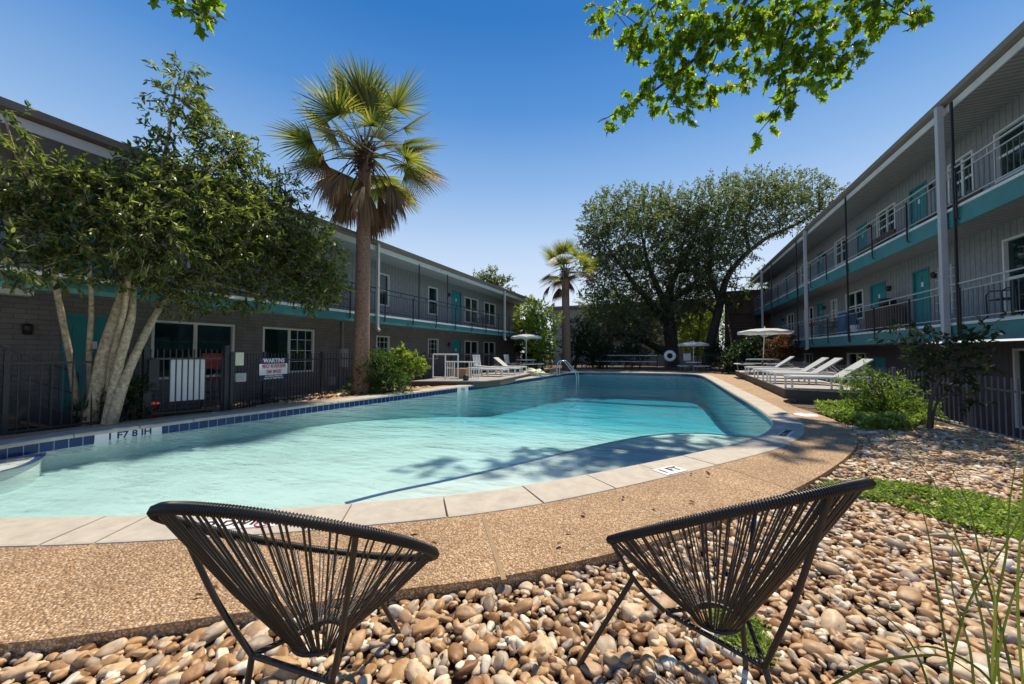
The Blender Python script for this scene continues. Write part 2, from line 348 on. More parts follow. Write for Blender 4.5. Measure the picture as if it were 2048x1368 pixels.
# ground sheet
def gh(x,y):
    h=-.10
    if x>5.05: h-=min(1.0,(x-5.05)*3.0)*.95
    if x<-9.8: h-=.04
    return h
def ground():
    xs=list(np.arange(-16,14.01,.25)); ys=list(np.arange(-7,46.01,.25)); hole=off(.2)
    # cells whose centre lies over the basin are left out; the deck covers the ragged edge
    cx=np.array([[x+.125,y+.125] for y in ys[:-1] for x in xs[:-1]]); ins=inside_np(cx,hole)
    nx=len(xs); V=[(x,y,gh(x,y)) for y in ys for x in xs]; Fc=[]
    k=0
    for j in range(len(ys)-1):
        for i in range(nx-1):
            if not ins[k]: Fc.append((j*nx+i,j*nx+i+1,(j+1)*nx+i+1,(j+1)*nx+i))
            k+=1
    b=MB(); b.add(V,Fc,0,True)
    X0,X1,Y0,Y1=-16,14,-7,46; B=900
    z=-.14; b.add([(-B,-B,z),(B,-B,z),(B,Y0,z),(-B,Y0,z)],[(0,1,2,3)]); b.add([(-B,Y1,z),(B,Y1,z),(B,B,z),(-B,B,z)],[(0,1,2,3)])
    b.add([(-B,Y0,z),(X0,Y0,z),(X0,Y1,z),(-B,Y1,z)],[(0,1,2,3)]); b.add([(X1,Y0,-1.06),(B,Y0,-1.06),(B,Y1,-1.06),(X1,Y1,-1.06)],[(0,1,2,3)])
    m,nt,o=newmat('ground_soil'); n=noise(nt,22,8,.7); c=ramp(nt,n,[(.25,(.03,.022,.015)),(.5,(.1,.07,.045)),(.75,(.2,.15,.1))])
    p=N(nt,'BsdfPrincipled',Roughness=.95); nt.links.new(c,p.inputs['Base Color']); nt.links.new(bump(nt,noise(nt,30,6,.7),.8,.03),p.inputs['Normal']); nt.links.new(p.outputs[0],o.inputs[0])
    tag(b.build('ground',m),'brown bare soil ground around the pool court','ground',kind='structure')
ground()
# exposed-aggregate deck
def aggregate():
    m,nt,o=newmat('exposed_aggregate'); t=nt.nodes.new('ShaderNodeTexCoord')
    v=N(nt,'TexVoronoi',Scale=78.0); v.inputs['Randomness'].default_value=1; nt.links.new(t.outputs['Object'],v.inputs['Vector'])
    s=nt.nodes.new('ShaderNodeSeparateXYZ'); nt.links.new(v.outputs['Color'],s.inputs[0])
    c=ramp(nt,s.outputs[0],[(0,(.25,.14,.065)),(.3,(.44,.275,.145)),(.6,(.56,.38,.22)),(.85,(.66,.49,.32)),(1,(.74,.61,.46))])
    e=ramp(nt,v.outputs['Distance'],[(.42,(0,0,0)),(.75,(1,1,1))]); c=mix(nt,e,c,(.28,.18,.105))
    n=noise(nt,1.3,5,.6); c=mix(nt,.55,c,ramp(nt,n,[(.3,(.62,.58,.54)),(.7,(1.2,1.16,1.1))]),'MULTIPLY')
    st_=ramp(nt,noise(nt,.45,9,.75),[(.5,(0,0,0)),(.68,(.4,.4,.4))]); c=mix(nt,st_,c,(.26,.18,.12))
    p=N(nt,'BsdfPrincipled',Roughness=.75); nt.links.new(c,p.inputs['Base Color'])
    iv=N(nt,'Math',_operation='SUBTRACT'); iv.inputs[0].default_value=1; nt.links.new(v.outputs['Distance'],iv.inputs[1])
    nt.links.new(bump(nt,iv.outputs[0],1.0,.012),p.inputs['Normal']); nt.links.new(p.outputs[0],o.inputs[0]); return m
m_agg=aggregate()
def ring(outer,inner,z,skirt,name,mat,label,cat):
    bm=bmesh.new(); lo=[bm.verts.new((p.x,p.y,z)) for p in outer]; li=[bm.verts.new((p.x,p.y,z)) for p in inner]
    ed=[bm.edges.new((lo[i-1],lo[i])) for i in range(len(lo))]+[bm.edges.new((li[i-1],li[i])) for i in range(len(li))]
    bmesh.ops.triangle_fill(bm,edges=ed,use_beauty=True)
    low=[bm.verts.new((p.x,p.y,z-skirt)) for p in outer]
    for i in range(len(lo)): bm.faces.new((lo[i-1],lo[i],low[i],low[i-1]))
    bmesh.ops.recalc_face_normals(bm,faces=bm.faces)
    me=bpy.data.meshes.new(name); bm.to_mesh(me); bm.free(); me.materials.append(mat)
    ob=bpy.data.objects.new(name,me); COL.objects.link(ob); tag(ob,label,cat,kind='structure'); return ob
DECKR=resample(DECK,.18)
ring(DECKR,off(.40),-.012,.2,'pool_deck',m_agg,'tan exposed aggregate pool deck curving round the coping','deck')
# deck joints (pale mortar strips set in the aggregate)
jb=MB()
for a,b_ in (((968,1038),(1008,1160)),((1452,935),(1600,985)),((640,790),(665,806)),((1570,812),(1650,818))):
    p=gz(*a,-.012);q=gz(*b_,-.012); jb.bar(p+Vector((0,0,-.006)),q+Vector((0,0,-.006)),.03,.018)
tag(jb.build('deck_joint',M('joint_mortar',(.3,.21,.13),.9,.15,12)),'narrow mortar joints across the aggregate deck','deck joint',kind='structure')
# coping slabs
def coping():
    inn=resample(PL,.11); b=MB(); n=len(inn); k=7; gap=.006
    for s in range(0,n,k):
        idx=[(s+i)%n for i in range(k+1)] if s+k<=n else [i%n for i in range(s,n+1)]
        pts=[inn[i] for i in idx]
        a=pts[0]; d=(pts[1]-pts[0]).normalized(); pts[0]=a+d*gap; d=(pts[-2]-pts[-1]).normalized(); pts[-1]=pts[-1]+d*gap
        prof=[(-.035,-.062),(-.04,-.04),(-.03,-.012),(-.012,-.002),(.0,0),(.41,0),(.428,-.004),(.434,-.018),(.434,-.05)]
        dz=random.uniform(-.002,.002); sec=[]
        for i,p in enumerate(pts):
            t=(pts[min(i+1,len(pts)-1)]-pts[max(i-1,0)]).normalized(); nrm=Vector((t.y,-t.x))*SG
            sec.append([(p.x+nrm.x*o_,p.y+nrm.y*o_,z_+dz) for o_,z_ in prof])
        m=len(prof); vs=[q for r_ in sec for q in r_]; fs=[]
        for i in range(len(sec)-1):
            for j in range(m-1): fs.append((i*m+j,(i+1)*m+j,(i+1)*m+j+1,i*m+j+1))
        b.add(vs,fs,0,False); b.add(sec[0],[tuple(range(m))]); b.add(sec[-1],[tuple(range(m))[::-1]])
    tag(b.build('pool_coping',m_cope),'pale concrete coping slabs edging the swimming pool','coping',kind='structure')
m_cope=M('coping_concrete',(.45,.41,.35),.8,.13,7,bmp=.35,bscale=130,bdist=.003,dirt=(.35,.31,.26))
coping()
# pool basin: tile band, walls, floor
WZ=-.165
def floorz(x,y):
    # shallow by the camera, falling away beyond the break line
    d=y-(9.7-.02*x)
    z=-.50-.016*max(0,y-3)
    t=max(0,min(1,(d+4)/11)); z-=.85*t*t*(3-2*t)
    return z
def basin():
    m,nt,o=newmat('pool_plaster'); n=noise(nt,1.2,6,.65); c=ramp(nt,n,[(.3,(.55,.55,.55)),(.7,(.68,.67,.675))]); p=N(nt,'BsdfPrincipled',Roughness=.7); nt.links.new(c,p.inputs['Base Color']); nt.links.new(p.outputs[0],o.inputs[0])
    mt,nt,o=newmat('waterline_tile'); at_=nt.nodes.new('ShaderNodeAttribute'); at_.attribute_name='run'; t=at_.outputs['Vector']
    b=N(nt,'TexBrick',Scale=1.0); b.offset=0; b.inputs['Color1'].default_value=(.006,.018,.11,1); b.inputs['Color2'].default_value=(.01,.03,.16,1); b.inputs['Mortar'].default_value=(.35,.4,.45,1)
    b.inputs['Brick Width'].default_value=.1525; b.inputs['Row Height'].default_value=.1525; b.inputs['Mortar Size'].default_value=.004
    nt.links.new(t,b.inputs['Vector']); p=N(nt,'BsdfPrincipled',Roughness=.15); nt.links.new(b.outputs[0],p.inputs['Base Color']); nt.links.new(p.outputs[0],o.inputs[0])
    wall=resample(PL,.12); n=len(wall)
    bm=bmesh.new(); lay=bm.verts.layers.float_vector.new('run')
    ed=[]; top=[];mid=[];low=[]; L=0
    for i in range(n+1):
        p=wall[i%n]
        if i: L+=(wall[i%n]-wall[i-1]).length
        for lst,z in ((top,-.04),(mid,-.2125),(low,None)):
            zz=floorz(p.x,p.y) if z is None else z
            v=bm.verts.new((p.x,p.y,zz)); v[lay]=(L,zz+.2125,0); lst.append(v)
    for i in range(n):
        f=bm.faces.new((top[i],top[i+1],mid[i+1],mid[i])); f.material_index=1
        f=bm.faces.new((mid[i],mid[i+1],low[i+1],low[i])); f.material_index=0
    # floor grid clipped to the outline by triangulating boundary + interior points
    me=bpy.data.meshes.new('swimming_pool'); bm.to_mesh(me); bm.free(); me.materials.append(m); me.materials.append(mt)
    ob=bpy.data.objects.new('swimming_pool',me); COL.objects.link(ob); tag(ob,'kidney ended swimming pool with blue waterline tile','swimming pool',kind='structure')
    xs=np.arange(-9.2,2.4,.3); ys=np.arange(0,26.4,.3); b=MB(); V=[(x,y,floorz(x,y)) for y in ys for x in xs]; nx=len(xs); big=off(.3)
    ins=inside_np(np.array([[x+.15,y+.15] for y in ys[:-1] for x in xs[:-1]]),big); Fc=[];k=0
    for j in range(len(ys)-1):
        for i in range(nx-1):
            if ins[k]: Fc.append((j*nx+i,j*nx+i+1,(j+1)*nx+i+1,(j+1)*nx+i))
            k+=1
    b.add(V,Fc,0,True); tag(b.build('pool_floor',m),'pale plaster floor of the swimming pool','pool floor',kind='structure')
    return m,mt
m_plaster,m_tile=basin()
# marker lines on the pool floor
m_line=M('navy_line_tile',(.008,.03,.17),.3,.15,20)
def floorstrip(pts,wd,name,label,lift=.006,mat=None,zf=None):
    P=spline([(p[0],p[1],0) for p in pts],6,False); b=MB(); vs=[];fs=[]
    for i,p in enumerate(P):
        t=(P[min(i+1,len(P)-1)]-P[max(i-1,0)]).normalized(); nn=Vector((-t.y,t.x,0))*wd/2
        for q in (p-nn,p+nn): vs.append((q.x,q.y,(zf(q.x,q.y) if zf else floorz(q.x,q.y))+lift))
    for i in range(len(P)-1): fs.append((2*i,2*i+1,2*i+3,2*i+2))
    b.add(vs,fs); return tag(b.build(name,mat or m_line),label,'pool marking',kind='structure')
zs=-.44
shelf_pts=[gz(u,v,zs) for u,v in ((690,1022),(780,998),(900,972),(1000,948),(1100,923),(1200,899),(1290,881),(1360,875),(1420,876),(1500,884))]
# wading shelf: a raised step in front of its navy nosing line
def shelf():
    line=spline([(p.x,p.y,0) for p in shelf_pts],6,False); near=[Vector((p.x,p.y,0)) for p in line]
    far=[]
    for p in near: 
        d=(Vector((p.x,p.y,0))-Vector((-3.0,8.0,0))).normalized(); far.append(p+d*3.0)
    b=MB(); n=len(near); zt=-.36
    vs=[(p.x,p.y,zt) for p in near]+[(p.x,p.y,zt) for p in far]+[(p.x,p.y,-.75) for p in near]
    # clip the outer edge to the wall line
    o2=[]
    big=off(.12)
    for p,q in zip(near,far):
        t=0
        while t<1 and inside(p.lerp(q,t),big): t+=.02
        o2.append(p.lerp(q,t))
    vs=[(p.x,p.y,zt) for p in near]+[(p.x,p.y,zt) for p in o2]+[(p.x,p.y,-.75) for p in near]
    fs=[(i,i+1,n+i+1,n+i) for i in range(n-1)]+[(i,2*n+i,2*n+i+1,i+1) for i in range(n-1)]
    b.add(vs,fs); tag(b.build('pool_shelf',m_plaster),'white plaster wading shelf inside the near pool edge','pool shelf',kind='structure')
    floorstrip([(p.x,p.y) for p in shelf_pts],.065,'pool_marking','navy tile line along the edge of the wading shelf',zf=lambda x,y:zt)
shelf()
def onfloor(u,v):
    z=-.7
    for _ in range(12): p=gz(u,v,z); z=.5*z+.5*floorz(p.x,p.y)
    return (p.x,p.y)
floorstrip([onfloor(u,v) for u,v in ((955,793),(1100,800),(1250,809),(1400,816),(1530,823))],.3,'pool_marking','dark line across the pool where the deep end begins',lift=.05)
# tile outlines of the corner steps at both ends of that line
for q in (((1412,812),(1418,806),(1440,805),(1505,809)),((1440,806),(1456,817)),((1465,807),(1483,818)),((1490,808),(1508,820)),((1050,797),(1046,789),(1000,786)),((1030,787),(1018,796)),((1008,786),(992,795)),((988,786),(970,794))):
    floorstrip([onfloor(u,v) for u,v in q],.13,'pool_marking','dark tile outlines of the corner steps at the break line',lift=.07)
bq=[gz(u,v,-.21) for u,v in ((-150,985),(-60,958),(0,944),(45,932),(75,918),(84,907))]
bench=spline([(p.x,p.y,0) for p in bq],6,False); b=MB(); wall_c=Vector((-10.2,1.2,0)); o2=[]
for p in bench:
    t=0
    while t<1 and inside(p.lerp(wall_c,t),off(.05)): t+=.02
    o2.append(p.lerp(wall_c,t))
n=len(bench); b.add([(p.x,p.y,-.215) for p in bench]+[(p.x,p.y,-.215) for p in o2]+[(p.x,p.y,-.6) for p in bench],[(i,i+1,n+i+1,n+i) for i in range(n-1)]+[(i,2*n+i,2*n+i+1,i+1) for i in range(n-1)])
tag(b.build('pool_bench',m_plaster),'rounded plaster corner bench just under the water at the left','pool bench',kind='structure')
floorstrip([(p.x,p.y) for p in bq],.09,'pool_marking','curved navy line round the corner bench at the left',zf=lambda x,y:-.212)
# water
def water():
    m,nt,o=newmat('pool_water')
    tr=nt.nodes.new('ShaderNodeBsdfTransparent'); tr.inputs[0].default_value=(.93,.985,.98,1)
    gl=N(nt,'BsdfGlossy',Roughness=.02); gl.inputs[0].default_value=(1,1,1,1)
    t=nt.nodes.new('ShaderNodeTexCoord'); mp=nt.nodes.new('ShaderNodeMapping'); mp.inputs['Scale'].default_value=(.7,1.6,1); nt.links.new(t.outputs['Object'],mp.inputs[0])
    n1=noise(nt,1.5,3,.5,vec=mp.outputs[0]); n2=noise(nt,6.5,3,.5,vec=mp.outputs[0])
    a=N(nt,'Math',_operation='MULTIPLY_ADD'); a.inputs[1].default_value=.22; nt.links.new(n2,a.inputs[0]); nt.links.new(n1,a.inputs[2])
    bn=bump(nt,a.outputs[0],.6,.10); nt.links.new(bn,gl.inputs['Normal'])
    f=N(nt,'Fresnel',IOR=1.33); nt.links.new(bn,f.inputs['Normal'])
    s=nt.nodes.new('ShaderNodeMixShader'); nt.links.new(f.outputs[0],s.inputs[0]); nt.links.new(tr.outputs[0],s.inputs[1]); nt.links.new(gl.outputs[0],s.inputs[2])
    nt.links.new(s.outputs[0],o.inputs['Surface'])
    va=N(nt,'VolumeAbsorption',Density=.30); va.inputs['Color'].default_value=(.13,.79,.9,1); nt.links.new(va.outputs[0],o.inputs['Volume'])
    w_=off(.06); b=MB(); b.prism([(p.x,p.y) for p in w_],-2.4,WZ)
    tag(b.build('pool_water',m),'clear aqua pool water with soft ripples','water',kind='structure')
water()
# ------------------------------------------------------------------ depth markers on the coping
def marker(name,px,txt,sx,sy,label,rot=None,inv=False,z=.004,extra=None,tilt=0):
    p=gz(*px,z); 
    # align with the nearest coping direction
    k=min(range(len(PL)),key=lambda i:(PL[i]-Vector((p.x,p.y))).length); t=(PL[(k+2)%len(PL)]-PL[k-2]).normalized()
    xd=Vector((t.x,t.y,0)); 
    if xd.dot(RT)<0: xd=-xd
    if rot: xd=Matrix.Rotation(rot,3,'Z')@xd
    yd=Vector((-xd.y,xd.x,0)); root=empty(name,p,label,'depth marker' if 'FT' in txt else 'pool marker')
    fm=frame(p,xd,yd); b=MB(); 
    for q in ((-1,-1),(1,-1),(1,1),(-1,1)): pass
    vs=[fm@Vector((a*sx/2,c*sy/2,h)) for h in (-.006,.0015) for a,c in ((-1,-1),(1,-1),(1,1),(-1,1))]
    b.add(vs,[(0,3,2,1),(4,5,6,7),(0,1,5,4),(1,2,6,5),(2,3,7,6),(3,0,4,7)]); b.build('marker_plate',m_signwhite,root)
    if txt: text_mesh(txt,sy*.78,m_blackprint,'lettering',root,frame(p+Vector((0,0,.0035)),xd,yd),.001,.004)
    return root
marker('depth_marker',(1340,940),'1 FT',.34,.2,'white depth marker reading 1 FT set in the sunny coping behind the right chair')
r_=marker('pool_marker',(470,1047),'NO DIVING',.62,.17,'white no diving marker on the coping seen through the left chair cords')
ringb=MB(); pp=gz(525,1047,.007); ringb.tube([pp+Vector((.05*math.cos(t*.3927),.05*math.sin(t*.3927),0)) for t in range(16)],.006,6,closed=True); ringb.build('red_symbol',m_redprint,r_)
marker('pool_marker',(1572,866),'NO DIVING',.46,.15,'small pale no diving plate on the curved end of the coping',rot=0)
marker('pool_marker',(1572,836),'',.16,.13,'small square blank tile on the curved coping beyond the no diving plate')
# waterline depth tiles on the left pool wall
def wallmarker(px0,px1,txt,label,sz=.13):
    p=onx(*px0,-8.72);q=onx(*px1,-8.72)
    def wallpt(y):
        best=min((w_ for w_ in PL if w_.x<-4),key=lambda w_:abs(w_.y-y)); return best
    y0,y1=p.y,q.y; a=wallpt(y0);c=wallpt(y1); A=Vector((a.x+.012,y0,-.125));C=Vector((c.x+.012,y1,-.125)); mid=(A+C)/2; xd=(C-A).normalized(); L=(C-A).length
    # facing the pool: x runs along +Y as seen from the water
    zd=Vector((0,0,1)); fm=frame(mid,xd,zd); root=empty('depth_marker',mid,label,'depth marker'); b=MB()
    vs=[fm@Vector((sx*L/2,sz_*.083,h)) for h in (-.02,.003) for sx,sz_ in ((-1,-1),(1,-1),(1,1),(-1,1))]
    b.add(vs,[(0,3,2,1),(4,5,6,7),(0,1,5,4),(1,2,6,5),(2,3,7,6),(3,0,4,7)]); b.build('marker_plate',m_signwhite,root)
    if txt: text_mesh(txt,sz,m_navy,'lettering',root,frame(mid+fm.to_3x3()@Vector((0,.0,.005)),xd,zd),.001,.004)
wallmarker((192,870),(322,850),'1 F7 8 IH','white waterline depth tiles reading 1 F7 8 IH on the left pool wall',.15)
wallmarker((862,795),(880,793),'HO','small white waterline tile on the far stretch of the left pool wall',.15)
# skimmer lid
sk=gz(1612,830,-.01); b=MB(); b.lathe([(.0,.022),(.12,.022),(.13,.018),(.2,.014),(.215,.0)],sk,28); root=empty('skimmer_lid',sk,'round white skimmer lid flush in the right hand deck','skimmer lid'); b.build('lid',m_whitep,root); b=MB(); b.lathe([(0,.027),(.05,.027),(.055,.02)],sk,16); b.build('finger_grip',m_grey,root)
# ------------------------------------------------------------------ building pieces
def wallx(parent,x,sgn,y0,y1,z0,z1,ops,mat,thick=.16,name='wall',inner=.55):
    """wall in the plane X=x, facing sgn*X, real openings cut by a cell grid; closed by a dark room behind"""
    ys=sorted({y0,y1}|{o[0] for o in ops}|{o[1] for o in ops}); zs_=sorted({z0,z1}|{o[2] for o in ops}|{o[3] for o in ops}); b=MB()
    for i in range(len(ys)-1):
        for j in range(len(zs_)-1):
            cy=(ys[i]+ys[i+1])/2; cz=(zs_[j]+zs_[j+1])/2
            if any(o[0]<cy<o[1] and o[2]<cz<o[3] for o in ops): continue
            b.add([(x,ys[i],zs_[j]),(x,ys[i+1],zs_[j]),(x,ys[i+1],zs_[j+1]),(x,ys[i],zs_[j+1])],[(0,1,2,3)])
    xb=x-sgn*thick
    for o in ops:
        c=[(o[0],o[2]),(o[1],o[2]),(o[1],o[3]),(o[0],o[3])]
        for k in range(4):
            a,d=c[k],c[(k+1)%4]; b.add([(x,a[0],a[1]),(x,d[0],d[1]),(xb,d[0],d[1]),(xb,a[0],a[1])],[(0,1,2,3)])
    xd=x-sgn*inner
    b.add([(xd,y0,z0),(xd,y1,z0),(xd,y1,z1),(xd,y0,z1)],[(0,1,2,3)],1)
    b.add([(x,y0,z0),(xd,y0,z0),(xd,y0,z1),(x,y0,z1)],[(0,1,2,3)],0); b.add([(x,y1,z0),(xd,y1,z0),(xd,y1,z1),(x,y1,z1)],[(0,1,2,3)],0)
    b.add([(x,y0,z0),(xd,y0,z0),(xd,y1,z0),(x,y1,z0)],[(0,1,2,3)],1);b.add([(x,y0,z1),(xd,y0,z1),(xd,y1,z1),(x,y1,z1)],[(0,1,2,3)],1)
    return b.build(name,[mat,m_dark],parent)
def window(parent,x,sgn,o,split=1,blind=None,grid=False,trim=m_trim,hung=False,label=None):
    y0,y1,z0,z1=o; b=MB(); w_=.055; xo=x+sgn*.03; xi=x-sgn*.09
    b.box((xi,y0,z0),(xo,y0+w_,z1)); b.box((xi,y1-w_,z0),(xo,y1,z1)); b.box((xi,y0+w_,z1-w_),(xo-sgn*.003,y1-w_,z1)); b.box((xi,y0+w_,z0),(xo+sgn*.03,y1-w_,z0+w_))
    xm=x-sgn*.02
    if split>1:
        for k in range(1,split):
            ym=y0+(y1-y0)*k/split; b.box((xi+sgn*.003,ym-.04,z0+w_),(xm,ym+.04,z1-w_))
    if hung:
        zm=(z0+z1)/2; b.box((xi+sgn*.005,y0+w_,zm-.03),(xm-sgn*.004,y1-w_,zm+.03))
    if grid:
        g0=y0+(y1-y0)*(.5 if split>1 else 0); 
        for k in range(1,3): yy=g0+(y1-g0)*k/3; b.box((xm-sgn*.02,yy-.009,z0+w_),(xm-sgn*.008,yy+.009,z1-w_))
        for k in range(1,4): zz=z0+(z1-z0)*k/4; b.box((xm-sgn*.021,g0,zz-.009),(xm-sgn*.009,y1-w_,zz+.009))
    f=b.build('window',trim,parent)
    if label: f['label']=label
    p=MB(); xp=x-sgn*.06; p.box((xp-.004,y0+w_,z0+w_),(xp+.004,y1-w_,z1-w_)); p.build('pane',m_glass,f)
    if blind:
        q=MB(); a=y0+.06+(y1-y0)*blind[0]; c=y0+(y1-y0)*blind[1]-.06; xb=x-sgn*.16; q.box((xb-.006,a,z0+(z1-z0)*blind[2]),(xb+.006,c,z1-.02)); q.build('blind',m_blind,f)
    return f
def door(parent,x,sgn,y0,y1,z0,z1,label=None):
    b=MB(); t=.07; xo=x+sgn*.02; xi=x-sgn*.08
    xs=x-sgn*.05; b.box((xs-sgn*.04,y0+t,z0+.01),(xs,y1-t,z1-t))
    for zz0,zz1 in ((z0+.2,z0+.95),(z0+1.1,z1-.25)):
        for a,c in ((y0+t+.1,(y0+y1)/2-.04),((y0+y1)/2+.04,y1-t-.1)): b.box((xs-sgn*.002,a,zz0),(xs+sgn*.012,c,zz1))
    d=b.build('door',m_tealdoor,parent)
    if label: d['label']=label
    f=MB(); f.box((xi,y0,z0),(xo,y0+t,z1)); f.box((xi,y1-t,z0),(xo,y1,z1)); f.box((xi,y0+t,z1-t),(xo-sgn*.003,y1-t,z1)); f.build('door_frame',m_teal,d)
    h=MB(); h.lathe([(0,.0),(.03,.01),(.03,.03),(0,.045)],(xs+sgn*.03,y1-t-.08,z0+1.0),10); h.build('handle',m_grey,d)
    n_=MB(); n_.box((xs+sgn*.005,(y0+y1)/2-.06,z0+1.5),(xs+sgn*.016,(y0+y1)/2+.06,z0+1.66)); n_.build('number_plate',m_signwhite,d)
    return d
def railing(parent,x,sgn,y0,y1,zf,zs,post=1.7,bal=.135,mat=m_darksteel,pmat=None,name='railing'):
    b=MB(); zt=zf+.98; zm=zf+.80; zb=zf+.1
    for z,ww in ((zt,.04),(zm,.026),(zb,.026)): b.bar((x,y0,z),(x,y1,z),ww,ww*.8)
    y=y0
    while y<=y1:
        b.bar((x,y,zb),(x,y,zm),.012,m=1); y+=bal
    y=y0+.3
    while y<=y1:
        b.bar((x,y,zm),(x,y,zt),.02); y+=post/2.0
    r_=b.build(name,[mat,m_darkbal],parent)
    y=y0+.2
    while y<=y1:
        p=MB(); p.bar((x+sgn*.035,y,zs+.08),(x+sgn*.035,y,zf+.86),.032); p.tube([(x+sgn*.035,y,zs+.09),(x+sgn*.03,y,zs+.05),(x-sgn*.02,y,zs+.03),(x-sgn*.06,y,zs+.03)],.016,6); y+=post; p.build('rail_post',pmat or m_darksteel,r_)
    return r_
# ------------------------------------------------------------------ left building (two storeys)
XE=-10.2; XW=-11.5
LB=empty('apartment_building',(XW,8,-.15),'two storey grey brick apartment block with teal balcony along the left side of the pool','building')
S=11.5/11.1
LY0,LY1=-6,28
w1=(4.62,6.45,.64,2.09); w2=(7.24,9.0,.64,2.09)
def ly(u,v=680): return onx(u,v,XW).y
lowops=[w1,w2,(ly(752),ly(778),.95,2.02),(ly(856),ly(876),.95,2.02),(ly(929),ly(956),.35,2.02),(ly(967),ly(990),.35,2.02)]
ldoors=[(3.2,4.15,-.12,2.12),(ly(903),ly(922),-.12,2.1)]
wallx(LB,XW,1,LY0,LY1,-.2,2.62,lowops+ldoors,m_brick,name='brick_wall')
window(LB,XW,1,w1,2,(.5,1,.12),label='wide white framed window with pale blind in the right half')
window(LB,XW,1,w2,2,(.5,1,0),grid=True,label='white framed window with gridded right sash')
for i,o in enumerate(lowops[2:]): window(LB,XW,1,o,1 if i<2 else 2,None,grid=i<2,hung=i>=2)
for d_ in ldoors: door(LB,XW,1,*d_)
z2=2.78
upops=[(-2.2,-.6,z2+.6,z2+1.95),(.3,1.5,z2+.6,z2+1.95),(5.3,6.6,z2+.6,z2+1.95),(ly(756,560),ly(778,560),z2+.55,z2+1.95),(ly(856,590),ly(875,590),z2+.5,z2+1.95),(ly(929,610),ly(956,610),z2+.35,z2+1.92),(ly(968,620),ly(991,620),z2+.35,z2+1.92)]
updoors=[(3.05,4.0,z2,z2+2.1),(ly(903,600),ly(923,600),z2,z2+2.1)]
wallx(LB,XW,1,LY0,LY1,2.64,5.30,upops+updoors,m_siding,name='siding_wall')
for i,o in enumerate(upops): window(LB,XW,1,o,2 if i in (0,5,6) else 1,(0,1,.5) if i in (2,5) else ((0,1,0) if i==4 else None),hung=True)
for d_ in updoors: door(LB,XW,1,*d_)
b=MB(); b.box((XW,LY0,2.50),(XE-.05,LY1,2.66)); b.build('balcony_slab',m_soffitL,LB)
b=MB(); b.box((XE-.05,LY0,2.40),(XE,LY1,2.66)); b.build('balcony_fascia',m_teal,LB)
b=MB(); b.box((XW,LY0,2.664),(XE+.02,LY1,2.745)); b.build('balcony_edge',m_white,LB)
# roof: soffit, white fascia, gutter, shallow slope
b=MB(); b.box((XW-.4,LY0,5.20),(XE-.03,LY1,5.26)); b.build('soffit',m_soffitL,LB)
b=MB(); b.box((XE-.03,LY0,5.14),(XE,LY1,5.33)); b.build('roof_fascia',m_fasc,LB)
b=MB(); b.add([(XE+.0,LY0,5.34),(XE+.13,LY0,5.37),(XE+.15,LY0,5.50),(XE+.13,LY0,5.50),(XE+.02,LY0,5.47)]+[(XE+.0,LY1,5.34),(XE+.13,LY1,5.37),(XE+.15,LY1,5.50),(XE+.13,LY1,5.50),(XE+.02,LY1,5.47)],[(i,(i+1)%5,5+(i+1)%5,5+i) for i in range(5)]+[(4,3,2,1,0),(5,6,7,8,9)]); b.build('gutter',m_gutter,LB)
b=MB(); b.add([(XE+.02,LY0,5.44),(XE+.02,LY1,5.44),(XE-5,LY1,5.95),(XE-5,LY0,5.95),(XE-10,LY0,5.44),(XE-10,LY1,5.44)],[(0,1,2,3),(3,2,5,4)]); b.box((XE-9.9,LY0,-.2),(XW-.6,LY0+.1,5.4)); b.box((XE-9.9,LY1-.1,-.2),(XW-.6,LY1,5.4)); b.build('roof',m_roof,LB)
railing(LB,XE+.02,1,LY0,LY1-.3,2.745,2.44,post=1.68)
def downspout(parent,x,sgn,y,z0,z1,w_=.1):
    b=MB(); b.box((x+sgn*.005,y-w_/2,z0+.08),(x+sgn*(.005+w_),y+w_/2,z1)); b.bar((x+sgn*.055,y,z0+.1),(x+sgn*.055+sgn*.02,y-.0,z0-.0),w_*.98); b.bar((x+sgn*.06,y,z0+.02),(x+sgn*.16,y,z0-.03),w_*.94)
    for z in (z0+.5,(z0+z1)/2): b.box((x,y-w_*.62,z),(x+sgn*(w_+.012),y+w_*.62,z+.03))
    return b.build('downspout',m_spout,parent,bevel=.008)
for u,v in ((752,600),(1007,640)): downspout(LB,XE+.03,1,onx(u,v,XE).y,2.15,5.4)
for u in (240,522,838,895): 
    y=onx(u,600,XE).y; b=MB(); b.bar((XE+.0,y,2.72),(XE+.0,y,5.2),.035); b.build('hanger_rod',m_darksteel,LB)
for y in (1.55,2.25): 
    b=MB(); b.box((XW+.25,y,2.36),(XW+.55,y+.45,2.49)); b.build('ceiling_light',m_trim,LB)
# meter box and pipe
b=MB(); b.box((XW+.003,10.0,.75),(XW+.17,10.35,1.45)); b.box((XW+.17,10.05,1.05),(XW+.2,10.3,1.4)); b.bar((XW+.06,10.17,1.45),(XW+.06,10.17,2.45),.05); b.bar((XW+.06,10.1,.75),(XW+.06,10.1,-.1),.05); b.build('meter_box',m_grey,LB)
b=MB(); b.box((XW+.003,9.62,.1),(XW+.05,9.9,.42)); b.build('wall_vent',m_grey,LB)
